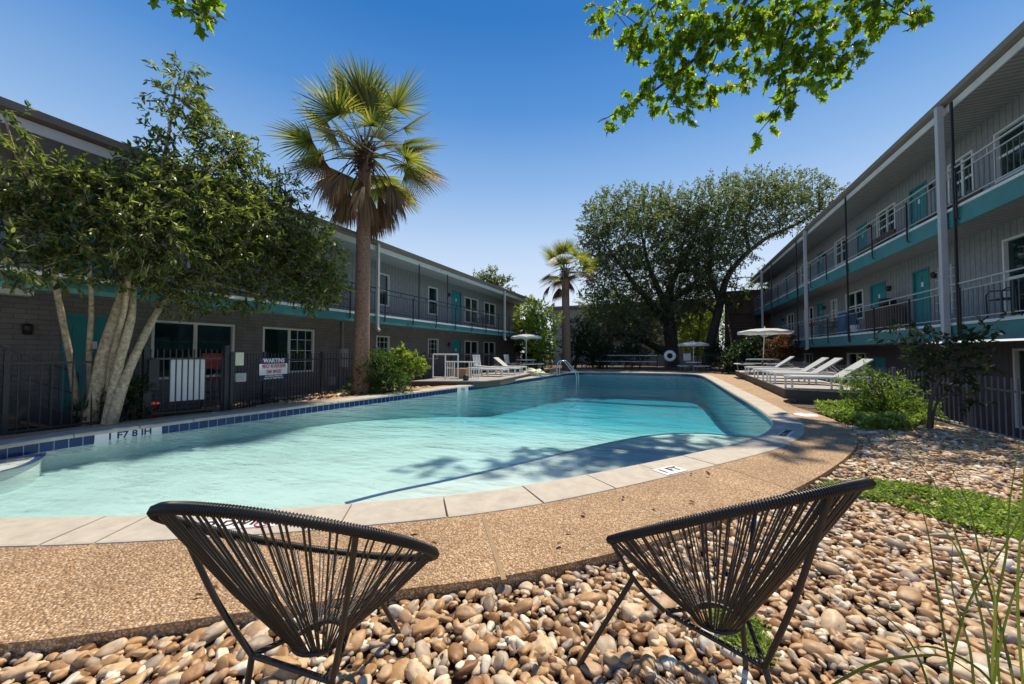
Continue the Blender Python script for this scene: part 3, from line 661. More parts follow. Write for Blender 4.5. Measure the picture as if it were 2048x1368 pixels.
# planter trough & chairs on upper balcony are separate things
# staircase on the near left
st=empty('staircase',(XW+.6,0.4,-.14),'dark outdoor staircase with thin handrails rising by the brick wall on the left','staircase')
b=MB(); tr=MB(); rl=MB(); n=14; y0=3.0; y1=-1.6; x0,x1=XW+.12,XE-.12
for sx in (x0,x1): b.bar((sx,y0+.1,-.05),(sx,y1,2.6),.05,.26)
for k in range(n):
    f=(k+.5)/n; y=y0+(y1-y0)*f; z=-.14+2.75*f; tr.box((x0+.03,y-.15,z),(x1-.03,y+.15,z+.06))
for sx in (x1-.0,):
    for hz in (.55,.95): rl.bar((sx,y0+.1,hz-.05),(sx,y1,hz+2.6),.035)
    for k in range(0,n+1): 
        f=k/n; y=y0+.1+(y1-y0-.1)*f; z=-.05+2.65*f; rl.bar((sx,y,z),(sx,y,z+.95),.022)
b.build('stringer',m_darksteel,st); tr.build('tread',M('stair_tread',(.22,.15,.1),.9,.2,20,bmp=.3),st); rl.build('handrail',m_darksteel,st)
# ------------------------------------------------------------------ right building (three levels)
XR=6.7; XRW=8.0; RY0,RY1=2.0,40.0
RB=empty('apartment_building',(XRW,20,-1.05),'three level grey apartment block with teal balcony edges on the right of the pool','building')
def ry(u,v): return onx(u,v,XRW).y
lo=[(ry(1732,720),ry(1695,720),.35,1.28),(12.9,13.75,-.6,1.4),(28.5,30,.3,1.25)]
lod=[(ry(1772,740),ry(1745,740),-1.05,1.1)]
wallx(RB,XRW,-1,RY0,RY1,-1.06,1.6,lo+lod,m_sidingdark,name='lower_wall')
for o in lo: window(RB,XRW,-1,o,2)
door(RB,XRW,-1,*lod[0])
z1=2.1
mo=[(11.2,13.95,z1+.1,z1+2.15),(21.7,23.5,z1+.75,z1+2.1),(24.6,25.4,z1+.9,z1+2.05),(28.2,29.9,z1+.1,z1+2.05),(32.2,33.9,z1+.6,z1+2.05)]
md=[(17.0,17.95,z1,z1+2.12),(19.75,21.05,z1,z1+2.14),(26.6,27.5,z1,z1+2.1),(35,35.9,z1,z1+2.1),(5.5,6.4,z1,z1+2.1)]
wallx(RB,XRW,-1,RY0,RY1,1.7,4.9,mo+md,m_siding,name='middle_wall')
for i,o in enumerate(mo): window(RB,XRW,-1,o,2,(0,1,.0 if i==0 else .4) if i in (0,1) else None,hung=True,label='wide window with pale horizontal blinds' if i==0 else None)
for d_ in md: door(RB,XRW,-1,*d_)
z3=5.05
uo=[(12.3,14.1,z3+.75,z3+2.1),(14.85,15.9,z3+.75,z3+2.1),(18.9,20.3,z3+.75,z3+2.1),(23.3,24.7,z3+.75,z3+2.1),(29,30.5,z3+.75,z3+2.1)]
ud=[(17.0,18.0,z3,z3+2.14),(21.2,22.2,z3,z3+2.1),(26.4,27.3,z3,z3+2.1),(33,33.9,z3,z3+2.1)]
wallx(RB,XRW,-1,RY0,RY1,4.95,7.8,uo+ud,m_siding,name='upper_wall')
for o in uo: window(RB,XRW,-1,o,2,(0,1,.3),hung=True)
for d_ in ud: door(RB,XRW,-1,*d_)
for zb,zt in ((1.6,2.0),(4.55,4.98)):
    b=MB(); b.box((XR+.05,RY0,zb+.12),(XRW,RY1,zt-.02)); b.build('balcony_slab',m_soffit,RB)
    b=MB(); b.box((XR,RY0,zb),(XR+.05,RY1,zt)); b.build('balcony_fascia',m_teal,RB)
    b=MB(); b.box((XR-.03,RY0,zt+.003),(XRW,RY1,zt+.07)); b.build('balcony_edge',m_white,RB)
    railing(RB,XR-.03,-1,RY0,RY1-.2,zt+.07,zb+.1,post=2.15,bal=.16,mat=m_alum,pmat=m_darksteel)
b=MB(); b.box((XR+.08,RY0,7.72),(XRW+.2,RY1,7.78)); b.build('soffit',m_soffit,RB)
b=MB(); b.box((XR+.04,RY0,7.66),(XR+.08,RY1,7.84)); b.build('roof_fascia',m_fasc,RB)
b=MB(); b.add([(XR+.05,y,7.86) for y in (RY0,RY1)]+[(XR-.09,y,7.88) for y in (RY0,RY1)]+[(XR-.12,y,8.0) for y in (RY0,RY1)]+[(XR-.07,y,8.01) for y in (RY0,RY1)]+[(XR+.05,y,7.99) for y in (RY0,RY1)],[(0,1,3,2),(2,3,5,4),(4,5,7,6),(6,7,9,8),(0,2,4,6,8),(9,7,5,3,1)]); b.build('gutter',m_gutter,RB)
b=MB(); b.add([(XR+.0,RY0,7.96),(XR+.0,RY1,7.96),(XR+6,RY1,8.5),(XR+6,RY0,8.5),(XR+12,RY0,7.96),(XR+12,RY1,7.96)],[(0,1,2,3),(3,2,5,4)]); b.box((XRW+.6,RY0,-1.06),(XR+11.8,RY0+.1,7.9)); b.box((XRW+.6,RY1-.1,-1.06),(XR+11.8,RY1,7.9)); b.build('roof',m_roof,RB)
for u,v in ((1897,500),(1616,560),(1527,600)): downspout(RB,XR-.03,-1,onx(u,v,XR).y,1.5,7.86,.13)
for u,v in ((1916,450),(1697,520),(1596,560),(1545,590)): 
    y=onx(u,v,XR).y; b=MB(); b.bar((XR-.05,y,1.75),(XR-.05,y,7.75),.05); b.build('steel_post',m_darksteel,RB)
for (y,z) in ((16.6,z1+1.75),(19.4,z1+1.75),(26.2,z1+1.75),(34.6,z1+1.75),(20.8,z3+1.75),(16.65,z3+1.75),(26.0,z3+1.75)):
    b=MB(); b.lathe([(0,-.1),(.06,-.1),(.075,.06),(.05,.1),(0,.11)],(XRW-.09,y,z),12); b.build('wall_light',m_darksteel,RB)
for (y,z) in ((11.0,z1+2.62),(23.9,z1+2.62),(16.3,z3+2.5)):
    b=MB(); b.bar((XRW-.02,y,z-2.5),(XRW-.02,y,z),.03); b.build('conduit',m_grey,RB)
for (y,z) in ((ly(903,600)-.35,z2+1.75),(ly(903)-.35,1.75),(2.75,1.75),(2.7,z2+1.75)):
    b=MB(); b.lathe([(0,-.1),(.06,-.1),(.075,.06),(.05,.1),(0,.11)],(XW+.09,y,z),12); b.build('wall_light',m_darksteel,LB)
# outdoor stair at the far end of the right building
st=empty('staircase',(5.2,38,0),'brown timber staircase climbing to the upper gallery beyond the right building','staircase')
b=MB(); sd_=MB(); n=18
for k in range(n): b.box((4.6,34.2+.27*k,.2+.27*k),(6.4,34.5+.27*k,.26+.27*k)); b.box((4.6,34.47+.27*k,.0+.27*k),(6.4,34.5+.27*k,.255+.27*k))
b.build('tread',m_brown,st)
for x in (4.55,6.4): sd_.bar((x,34.0,.1),(x,34+.27*n,.27*n+.1),.07,.3); sd_.bar((x,34.0,1.1),(x,34+.27*n,.27*n+1.1),.07,.08)
sd_.build('stringer',m_brown,st); b=MB(); b.box((4.5,39.2,0),(8,39.4,7.0)); b.build('back_panel',m_brown,st)
# far building closing the court
FB=empty('apartment_building',(-3,45,0),'grey two storey block behind the oaks closing the far end of the court','building')
b=MB(); b.box((-14,45,-.3),(4.6,51,6.8)); b.build('wall',M('far_wall_grey',(.3,.29,.28),.8,.1,2),FB); b=MB(); b.box((-14.5,44.5,6.82),(5.1,51.5,7.1)); b.build('roof',m_gutter,FB)
for (xa,za) in ((-9,.9),(-6,.9),(-2,.9),(1.8,.9),(-8,3.6),(-4,3.6),(0,3.6),(2.6,3.6)):
    b=MB(); 
    for p,q in (((xa,za),(xa+1.3,za+.06)),((xa,za+1.14),(xa+1.3,za+1.2)),((xa,za+.06),(xa+.06,za+1.14)),((xa+1.24,za+.06),(xa+1.3,za+1.14)),((xa+.62,za+.06),(xa+.68,za+1.14))): b.box((p[0],44.95,p[1]),(q[0],45.01,q[1]))
    f=b.build('window',m_trim,FB); b=MB(); b.box((xa+.05,44.97,za+.05),(xa+1.25,44.995,za+1.15)); b.build('pane',m_glass,f)
# ------------------------------------------------------------------ fences
def fence(segs,h,label,mat,post_mat=None,sp=.115,z0=None,lowrail=.12,cap=True,rail=.18):
    z0=z0 or (lambda x,y:-.12); p0=segs[0]; root=empty('metal_fence',(p0[0],p0[1],z0(*p0)),label,'fence'); b=MB(); posts=[]
    for a,c in zip(segs[:-1],segs[1:]):
        A=Vector((a[0],a[1],z0(*a)));C=Vector((c[0],c[1],z0(*c))); L=(C-A).length; n=max(1,int(L/sp)); 
        for zz in (lowrail,h-rail): b.bar(A+Vector((0,0,zz)),C+Vector((0,0,zz)),.03,.035)
        for k in range(1,n):
            p=A.lerp(C,k/n); b.bar(p+Vector((0,0,.04)),p+Vector((0,0,h)),.017)
        m=max(1,round(L/2.3))
        for k in range(m+1): posts.append(A.lerp(C,k/m))
    b.build('picket_panel',mat,root); done=[]
    for p in posts:
        if any((p-q).length<.1 for q in done): continue
        done.append(p); q=MB(); q.box((p.x-.03,p.y-.03,p.z-.05),(p.x+.03,p.y+.03,p.z+h+.02)); q.box((p.x-.037,p.y-.037,p.z+h+.021),(p.x+.037,p.y+.037,p.z+h+.04)); q.build('post',post_mat or mat,root)
    return root
fence([(-10.0,-4),(-9.95,2.2),(-9.86,3.75)],1.42,'dark picket fence in front of the stairs left of the gate',m_fence)
fence([(-9.25,5.15),(-9.75,6.2),(-10.1,8.2),(-10.1,11.2),(-10.1,24.5)],1.40,'dark picket fence carrying the warning sign and running behind the palm',m_fence,sp=.105)
fence([(-9.9,29.6),(-3,29.6),(4.6,29.6)],1.38,'dark picket fence across the far end of the pool',m_fence,sp=.14)
fence([(4.95,5.2),(5.05,9.7),(5.15,15),(5.2,24),(5.2,29.4)],1.05,'grey picket fence between the right gravel bed and the sunken walk',m_fencegrey,z0=lambda x,y:-.16,sp=.14,lowrail=.06,rail=.22)
b=MB(); b.box((4.93,3.2,-.9),(5.02,10.0,-.06)); b.box((5.0,10.0,-.9),(5.12,29.4,-.06)); tag(b.build('retaining_kerb',M('grey_kerb',(.26,.25,.25),.8,.1,4)),'low grey kerb below the right picket fence','kerb',kind='structure')
# gate with a hung white board
gt=empty('metal_gate',(-9.78,3.9,-.1),'dark metal pool gate with upright bars between heavy posts','gate')
A=Vector((-9.74,3.92,-.05));C=Vector((-9.33,5.0,-.05)); b=MB(); n=12
for zz in (.1,1.22): b.bar(A+Vector((0,0,zz)),C+Vector((0,0,zz)),.035,.04)
for k in range(n+1): p=A.lerp(C,k/n); b.bar(p+Vector((0,0,.06)),p+Vector((0,0,1.42)),.018)
b.bar(A,A+Vector((0,0,1.25)),.045); b.bar(C,C+Vector((0,0,1.25)),.045); b.build('gate_panel',m_fence,gt)
for p in (A+(A-C).normalized()*.07,C+(C-A).normalized()*.07): q=MB(); q.box((p.x-.045,p.y-.045,-.1),(p.x+.045,p.y+.045,1.46)); q.build('gate_post',m_fence,gt)
q=MB(); p=A+Vector((.05,0,.85)); q.box((p.x-.03,p.y-.06,p.z-.25),(p.x+.05,p.y+.1,p.z+.35)); q.build('latch_box',m_darksteel,gt)
dn=(C-A).normalized(); nn=Vector((dn.y,-dn.x,0))
if nn.x<0: nn=-nn
P0=A+dn*.3-nn*.05; P1=A+dn*.86-nn*.05; b=MB(); b.bar((P0+P1)/2+Vector((0,0,.32)),(P0+P1)/2+Vector((0,0,1.22)),(P1-P0).length,.012,up=nn)
tag(b.build('white_board',m_signwhite,None,origin=(P0+P1)/2),'large blank white board hung on the bars of the pool gate','board')
# warning sign
def fsign(u0,u1,v0,v1):
    p=onx(u0,(v0+v1)/2,-9.45); # plane of the fence panel nearest the pool
    A=Vector((-9.72,6.12,0));D=(Vector((-10.1,8.2,0))-A).normalized(); nn=Vector((D.y,-D.x,0)); nn=nn if nn.x>0 else -nn
    def hit(u,v):
        r=ray(u,v); t=(A-EYE).dot(nn)/r.dot(nn); return EYE+r*t
    a=hit(u0,v1);c=hit(u1,v0); off_=nn*.035
    mid=(a+c)/2+off_; W=(Vector((c.x-a.x,c.y-a.y,0))).length; Hh=abs(c.z-a.z); return mid,D,nn,W,Hh
mid,D,nn,W,Hh=fsign(516,573,715,762)
sg=empty('warning_sign',mid,'navy and white warning sign lettered WARTINS wired to the fence','sign'); zu=Vector((0,0,1)); fm=frame(mid,D,zu)
def panel(y0,y1,mat,name,x0=-.5,x1=.5,t=.004):
    b=MB(); vs=[fm@Vector((a*W,c*Hh,h)) for h in (-.004,t) for a,c in ((x0,y0),(x1,y0),(x1,y1),(x0,y1))]
    b.add(vs,[(0,3,2,1),(4,5,6,7),(0,1,5,4),(1,2,6,5),(2,3,7,6),(3,0,4,7)]); return b.build(name,mat,sg)
panel(.23,.5,m_navy,'header_panel'); panel(-.26,.228,m_signwhite,'message_panel'); panel(-.5,-.262,m_navy,'footer_panel')
def line(txt,y,size,mat,bold=.004): text_mesh(txt,size,mat,'lettering',sg,frame(mid+zu*(y*Hh)+nn*.006,D,zu),.001,bold)
line('WARTINS',.365,Hh*.25,m_signwhite,.005); line('9EO RVERSER',.115,Hh*.21,m_redprint); line('SM BREE',-.13,Hh*.21,m_redprint); line('NO DIVING  PERMITTED',-.325,Hh*.085,m_signwhite,.002); line('NOTEL SO TSINS ONLY JH',-.42,Hh*.085,m_signwhite,.002)
# small notices by the gate post
q=MB(); q.box((-9.25,5.22,1.0),(-9.235,5.4,1.3)); tag(q.build('notice',M('cream_paper',(.6,.56,.42),.7,.05,4),None,origin=(-9.24,5.3,1.15)),'small cream notice fixed beside the gate post','notice')
q=MB(); q.box((-9.28,5.22,.62),(-9.2,5.44,.82)); q.box((-9.2,5.25,.7),(-9.19,5.4,.74)); tag(q.build('lock_box',m_grey,None,origin=(-9.24,5.3,.7)),'grey metal lock box below the cream notice','box')
# ------------------------------------------------------------------ red stool, orange pot
def stool():
    p=Vector((-10.5,5.5,-.14)); r_=empty('bar_stool',p,'red plastic backed bar stool on thin dark legs behind the gate','stool')
    b=MB(); b.box((p.x-.2,p.y-.2,p.z+.74),(p.x+.2,p.y+.2,p.z+.79)); b.build('seat',m_red,r_,bevel=.03)
    b=MB(); b.box((p.x-.22,p.y-.22,p.z+1.03),(p.x-.18,p.y+.22,p.z+1.42)); b.build('backrest',m_red,r_,bevel=.04)
    for sx in (-1,1):
        for sy in (-1,1): b=MB(); b.tube([(p.x+sx*.16,p.y+sy*.16,p.z+.74),(p.x+sx*.22,p.y+sy*.22,p.z)],.013,6); b.build('leg',m_darksteel,r_)
    b=MB(); 
    for s in (-1,1): b.tube([(p.x-.19,p.y+s*.16,p.z+.75),(p.x-.2,p.y+s*.16,p.z+1.1)],.012,6)
    for z in (.3,.45): b.tube([(p.x-.2,p.y-.2,p.z+z),(p.x+.2,p.y-.2,p.z+z),(p.x+.2,p.y+.2,p.z+z),(p.x-.2,p.y+.2,p.z+z)],.01,6,closed=True)
    b.build('stool_frame',m_darksteel,r_)
stool()
b=MB(); b.lathe([(0,0),(.13,0),(.165,.3),(.18,.3),(.18,.35),(.16,.35),(.15,.3),(0,.28)],(-10.35,4.15,-.14),20); tag(b.build('plant_pot',m_orange,None,origin=(-10.35,4.15,-.14)),'bright orange pot standing behind the gate bars','pot')
# ------------------------------------------------------------------ platforms
def platform(poly,z0,z1,label,board_axis):
    r_=empty('deck_platform',(poly[0][0],poly[0][1],z0),label,'deck platform'); b=MB(); b.prism(poly,z0,z1-.035); b.build('skirt',m_deckside,r_)
    b=MB(); cx=sum(p[0] for p in poly)/len(poly);cy=sum(p[1] for p in poly)/len(poly); P=[(cx+(p[0]-cx)*1.012,cy+(p[1]-cy)*1.004) for p in poly]; b.prism(P,z1-.034,z1); b.build('boards',m_boards,r_); return r_
m_boards=striped('grey_deck_boards',(.36,.34,.32),(.12,.11,.1),1,.14,.05,bdist=.006)
platform([(-9.6,11.9),(-6.95,13.2),(-6.75,14.2),(-7.55,23.6),(-9.7,24)],-.1,.16,'low brown sided sun deck on the left with white furniture',1)
platform([(2.95,12.9),(4.85,12.2),(5.0,13.0),(5.0,24.5),(3.3,24.5)],-.1,.27,'low grey sun deck on the right carrying the loungers',1)
# ------------------------------------------------------------------ loungers (local: feet at x=0, head toward +x)
def lounger(label,flat=False,group=None):
    r_=empty('sun_lounger',(0,0,0),label,'sun lounger',group); L=1.98; Wd=.66; h=.36; hx=1.18
    fr=MB()
    for y in (-Wd/2,Wd/2): fr.box((0,y-.02,h-.06),(L,y+.02,h))
    for x in (0.0,L-.04): fr.box((x,-Wd/2+.021,h-.058),(x+.04,Wd/2-.021,h-.002))
    fr.build('frame',m_whitep,r_,world=False,bevel=.006)
    for x in (.02,1.1,L-.06):
        for y in (-Wd/2+.0,Wd/2-.0): b=MB(); b.box((x,y-.023,0),(x+.045,y+.023,h-.062)); b.build('leg',m_whitep,r_,world=False)
    b=MB(); b.box((.05,-Wd/2+.03,h-.004),(hx,Wd/2-.03,h+.014)); b.build('seat',m_sling,r_,world=False)
    a=0.02 if flat else R(37); p=Vector((hx,0,h+.005)); q=p+Vector((math.cos(a),0,math.sin(a)))*.8
    b=MB(); b.bar(p,q,Wd-.05,.035,up=(0,0,1)); bk=b.build('backrest',m_sling,r_,world=False)
    if not flat:
        b=MB(); 
        for y in (-.2,.2): b.tube([p.lerp(q,.6)+Vector((0,y,-.02)),(L-.12,y,h-.02)],.012,6)
        b.build('strut',m_whitep,r_,world=False)
    return r_
m_sling=M('white_sling_fabric',(.42,.44,.45),.7,.07,14,bmp=.2,bscale=200)
gl='white sun loungers on the right deck'; L1=lounger('nearest raised back white lounger at the front edge of the right deck',group=gl); L1.location=(3.02,12.95,.27)
for (x,y,lb) in ((3.05,14.95,'white lounger second along the right deck with its back raised'),(3.05,16.05,'white lounger third along the right deck close beside the second'),(3.15,20.3,'farthest raised white lounger on the right deck in front of the parasol table')):
    dup(L1,(x,y,.27),None,lb)
L5=lounger('flat white lounger between raised loungers on the right deck',True,gl); L5.location=(3.1,17.9,.27)
gl2='white sun loungers on the left deck'
o=dup(L1,(-7.6,19.2,.16),R(180),'white lounger with raised back on the left deck near the parasol'); o['group']=gl2
for (y,lb) in ((15.9,'flat white lounger nearest the white pipe frame on the left deck'),(17.4,'flat white lounger in the middle of the left deck')):
    o=dup(L5,(-7.25,y,.16),R(180),lb); o['group']=gl2
# ------------------------------------------------------------------ parasols and picnic tables
def parasol(p,rad,h,label,lean=(0,0),seed=0):
    r_=empty('parasol',p,label,'parasol','white parasols over the round tables'); p=Vector(p); top=p+Vector((lean[0],lean[1],h)); n=8
    b=MB(); b.tube([p,top],.022,10); b.build('pole',m_whitep,r_)
    b=MB(); vs=[top+Vector((0,0,.06))]; 
    for ring_,(rr,dz) in enumerate(((.5,.0),(1.0,-.13))):
        for k in range(n*4):
            t=2*math.pi*k/(n*4); sag=-.03*(1-abs(math.cos(t*n/2)))*(ring_+.3); rad_=rad*rr*(1-.035*(1-abs(math.cos(t*n/2))))
            vs.append(top+Vector((math.cos(t)*rad_,math.sin(t)*rad_,dz+sag+.02)))
    N4=n*4; fs=[(0,1+k,1+(k+1)%N4) for k in range(N4)]+[(1+k,1+N4+k,1+N4+(k+1)%N4,1+(k+1)%N4) for k in range(N4)]
    m0=len(vs); 
    for k in range(N4): vs.append(vs[1+N4+k]+Vector((0,0,-.11)))
    fs+=[(1+N4+k,m0+k,m0+(k+1)%N4,1+N4+(k+1)%N4) for k in range(N4)]
    b.add(vs,fs,0,False); b.build('canopy',m_canopy,r_)
    b=MB()
    for k in range(n): t=2*math.pi*k/n; b.tube([top+Vector((0,0,.0)),top+Vector((math.cos(t)*rad*.97,math.sin(t)*rad*.97,-.13))],.008,5); b.tube([top+Vector((0,0,-.4)),top+Vector((math.cos(t)*rad*.5,math.sin(t)*rad*.5,-.04))],.007,5)
    b.build('ribs',m_whitep,r_); b=MB(); b.lathe([(0,.16),(.03,.14),(.035,.1),(.05,.06),(.02,.04)],top,12); b.build('finial',m_whitep,r_); return r_
def canopy_mat():
    m,nt,o=newmat('white_canopy_fabric'); d=nt.nodes.new('ShaderNodeBsdfDiffuse'); d.inputs[0].default_value=(.72,.72,.73,1); t=nt.nodes.new('ShaderNodeBsdfTranslucent'); t.inputs[0].default_value=(.6,.6,.6,1)
    s=N(nt,'MixShader',Fac=.3); nt.links.new(d.outputs[0],s.inputs[1]); nt.links.new(t.outputs[0],s.inputs[2]); nt.links.new(s.outputs[0],o.inputs[0]); return m
m_canopy=canopy_mat()
def picnic(p,rt,zt,label):
    r_=empty('picnic_table',p,label,'picnic table','white round picnic tables'); p=Vector(p)
    b=MB(); b.lathe([(0,zt-.05),(rt,zt-.05),(rt+.012,zt-.03),(rt,zt),(0.03,zt)],p,36); b.build('tabletop',m_whitep,r_)
    for k in range(3):
        t0=2*math.pi*(k/3+.08); t1=t0+2*math.pi/3*.78; pts=[p+Vector((math.cos(t0+(t1-t0)*j/8)*(rt+.42),math.sin(t0+(t1-t0)*j/8)*(rt+.42),zt-.27)) for j in range(9)]
        b=MB()
        for a,c in zip(pts[:-1],pts[1:]): b.bar(a,c+(c-a)*.04,.27,.04)
        bn=b.build('bench',m_whitep,r_); b=MB()
        for j in (1,7): b.tube([pts[j]+Vector((0,0,-.02)),Vector((p.x+(pts[j].x-p.x)*.95,p.y+(pts[j].y-p.y)*.95,p.z))],.02,6)
        tm=(t0+t1)/2; b.tube([p+Vector((0,0,zt-.34)),p+Vector((math.cos(tm)*(rt+.4),math.sin(tm)*(rt+.4),zt-.31))],.02,6); b.build('bench_leg',m_grey,bn)
    b=MB(); b.tube([p,p+Vector((0,0,zt-.04))],.05,10); b.lathe([(.0,.06),(.28,.04),(.3,0)],p,20); b.build('pedestal',m_grey,r_)
PR=(4.25,22.6,.27); picnic(PR,.72,.70,'white round picnic table with benches on the right deck'); parasol(PR,1.22,2.22,'large white parasol leaning over the table on the right deck',(.12,0))
PB=(1.33,28.4,-.01); picnic(PB,.5,.66,'small white round picnic table by the far fence'); parasol(PB,.98,2.0,'pale parasol shading the small table by the far fence')
PLt=(-8.5,21.7,.16); picnic(PLt,.62,.7,'white round picnic table at the far end of the left deck'); parasol(PLt,1.0,2.25,'white parasol standing on the left deck beside the trees')
# ------------------------------------------------------------------ white pipe frame, white armchairs on the left deck
p=Vector((-8.95,13.25,.16)); r_=empty('pipe_frame',p,'tall white tubular frame with a lower side rail on the left deck','pipe frame')
def pf(u,v,y): 
    q=ray(u,v); t=y/q.y; return EYE+q*t
b=MB(); 
x0,x1=-9.45,-8.2; y=13.15
for x in (x0,(x0+x1)/2,x1): b.tube([(x,y,.16),(x,y,1.22)],.028,8)
for z in (.24,1.22): b.tube([(x0,y,z),(x1,y,z)],.028,8)
b.tube([(x0+.3,y+.5,.9),(x1+.7,y+.5,.9)],.025,8); b.build('tall_frame',m_whitep,r_)
b=MB()
for (xa,xb) in ((x0+.3,x0+.75),(x1+.25,x1+.7)):
    for k in range(5): xx=xa+(xb-xa)*k/4; b.tube([(xx,y+.5,.2),(xx,y+.5,.9)],.018 if k in (1,2,3) else .026,6)
    b.tube([(xa,y+.5,.62 if xa<x1 else .28),(xb,y+.5,.62 if xa<x1 else .28)],.018,6)
b.build('side_rail',m_whitep,r_)
b=MB(); b.box((x0+.55,y+.75,.18),(x1-.05,y+1.2,.55)); b.box((x0+.6,y+.7,.55),(x1-.1,y+1.25,.6)); tag(b.build('timber_box',m_tan,None,origin=(-8.8,14,.16)),'orange brown timber chest behind the white pipe frame','chest')
b=MB(); b.lathe([(0,0),(.1,.0),(.13,.1),(.1,.22),(0,.25)],(x1+.45,y-.12,.16),14); tag(b.build('bucket',m_darksteel,None,origin=(x1+.45,y-.12,.16)),'small black bucket at the foot of the side rail','bucket')
def armchair(p,rz,label):
    r_=empty('deck_chair',p,label,'chair','white slatted chairs on the left deck',rz); b=MB()
    for k in range(5): b.box((-.25+k*.105,-.25,.4),(-.25+k*.105+.08,.25,.43))
    b.build('seat',m_whitep,r_,world=False); b=MB()
    for k in range(5): b.bar((-.22+k*.11,.24,.42),(-.22+k*.11,.34,.98),.07,.02)
    b.bar((-.27,.345,.98),(.27,.345,.98),.04,.07); b.build('backrest',m_whitep,r_,world=False)
    for sx in (-.25,.25):
        for sy in (-.23,.23): b=MB(); b.box((sx-.02,sy-.02,0),(sx+.02,sy+.02,.4)); b.build('leg',m_whitep,r_,world=False)
armchair((-9.4,17.3,.16),R(70),'white slatted chair behind the flat lounger on the left deck'); armchair((-9.45,21.4,.16),R(80),'white slatted chair against the fence near the left parasol')
# pool cover lump, ladder
cp=gz(1076,752,0); rng=np.random.default_rng(3); bm=bmesh.new(); bmesh.ops.create_icosphere(bm,subdivisions=4,radius=1)
from mathutils import noise as mnoise
for v in bm.verts:
    n_=mnoise.noise(v.co*2.3)*.25+mnoise.noise(v.co*6)*.1; v.co=Vector((v.co.x*.72*(1+n_),v.co.y*.45*(1+n_),max(-.02,v.co.z*.32*(1+n_*1.6)+.05)))
for f in bm.faces: f.smooth=True
me=bpy.data.meshes.new('pool_cover'); bm.to_mesh(me); bm.free(); me.materials.append(M('pale_yellow_vinyl',(.5,.5,.36),.45,.1,5)); o=bpy.data.objects.new('pool_cover',me); COL.objects.link(o); o.location=(cp.x-.35,cp.y+.1,0); tag(o,'crumpled pale yellow vinyl cover lying on the left pool edge','pool cover')
def ladder():
    p=gz(1130,752,0); r_=empty('pool_ladder',p,'bent steel grab rail ladder at the far left corner of the pool','pool ladder'); m_ch=M('polished_steel',(.65,.66,.68),.18,.05,8,metal=.9)
    for dy in (0,.5):
        b=MB(); pts=spline([(p.x-.45,p.y+dy,0),(p.x-.45,p.y+dy,.55),(p.x-.33,p.y+dy,.82),(p.x-.05,p.y+dy,.8),(p.x+.35,p.y+dy,.35),(p.x+.62,p.y+dy,.12),(p.x+.66,p.y+dy,-.5)],5,False); b.tube(pts,.024,8); b.build('grab_rail',m_ch,r_)
    b=MB()
    for z in (-.2,-.45): b.box((p.x+.62,p.y,z),(p.x+.7,p.y+.5,z+.03))
    b.build('step',m_ch,r_)
ladder()
# far end: net frame, life ring on its stand, notice
nf=empty('net_frame',(-3.5,28.8,0),'long low grey two bar frame standing before the far fence','frame'); b=MB()
xa,xb=-4.6,-1.05
for z in (.62,1.08): b.tube([(xa if z>1 else xa-.9,28.8,z),(xb,28.8,z)],.03,8)
b.build('crossbar',m_alum,nf)
for x in (xa,(xa+xb)/2,xb): b=MB(); b.tube([(x,28.8,0),(x,28.8,1.1)],.03,8); b.build('post',m_darksteel,nf)
lp=Vector((-.18,28.9,0)); r_=empty('life_ring',lp+Vector((0,-.08,1.06)),'white ring buoy with rope hanging on the far fence','life ring'); b=MB(); c=lp+Vector((0,-.08,1.06)); b.tube([c+Vector((.29*math.cos(t*math.pi/14),0,.29*math.sin(t*math.pi/14))) for t in range(28)],.105,12,closed=True); b.build('ring',m_whitep,r_)
b=MB(); b.tube([c+Vector((.41*math.cos(t*math.pi/14),-.02,.41*math.sin(t*math.pi/14)+.0)) for t in range(28)],.012,6,closed=True)
b.build('rope',m_grey,r_)
b=MB(); b.tube([(-.18,28.99,0),(-.18,28.99,1.5)],.03,8); tag(b.build('ring_post',m_darksteel,None,origin=(-.18,28.99,0)),'slim dark post behind the white ring buoy','post')
b=MB(); b.box((.72,29.5,.72),(1.2,29.53,1.22)); tag(b.build('notice_board',m_signwhite,None,origin=(.96,29.5,.97)),'blank white notice board on the far fence right of the ring buoy','notice board')
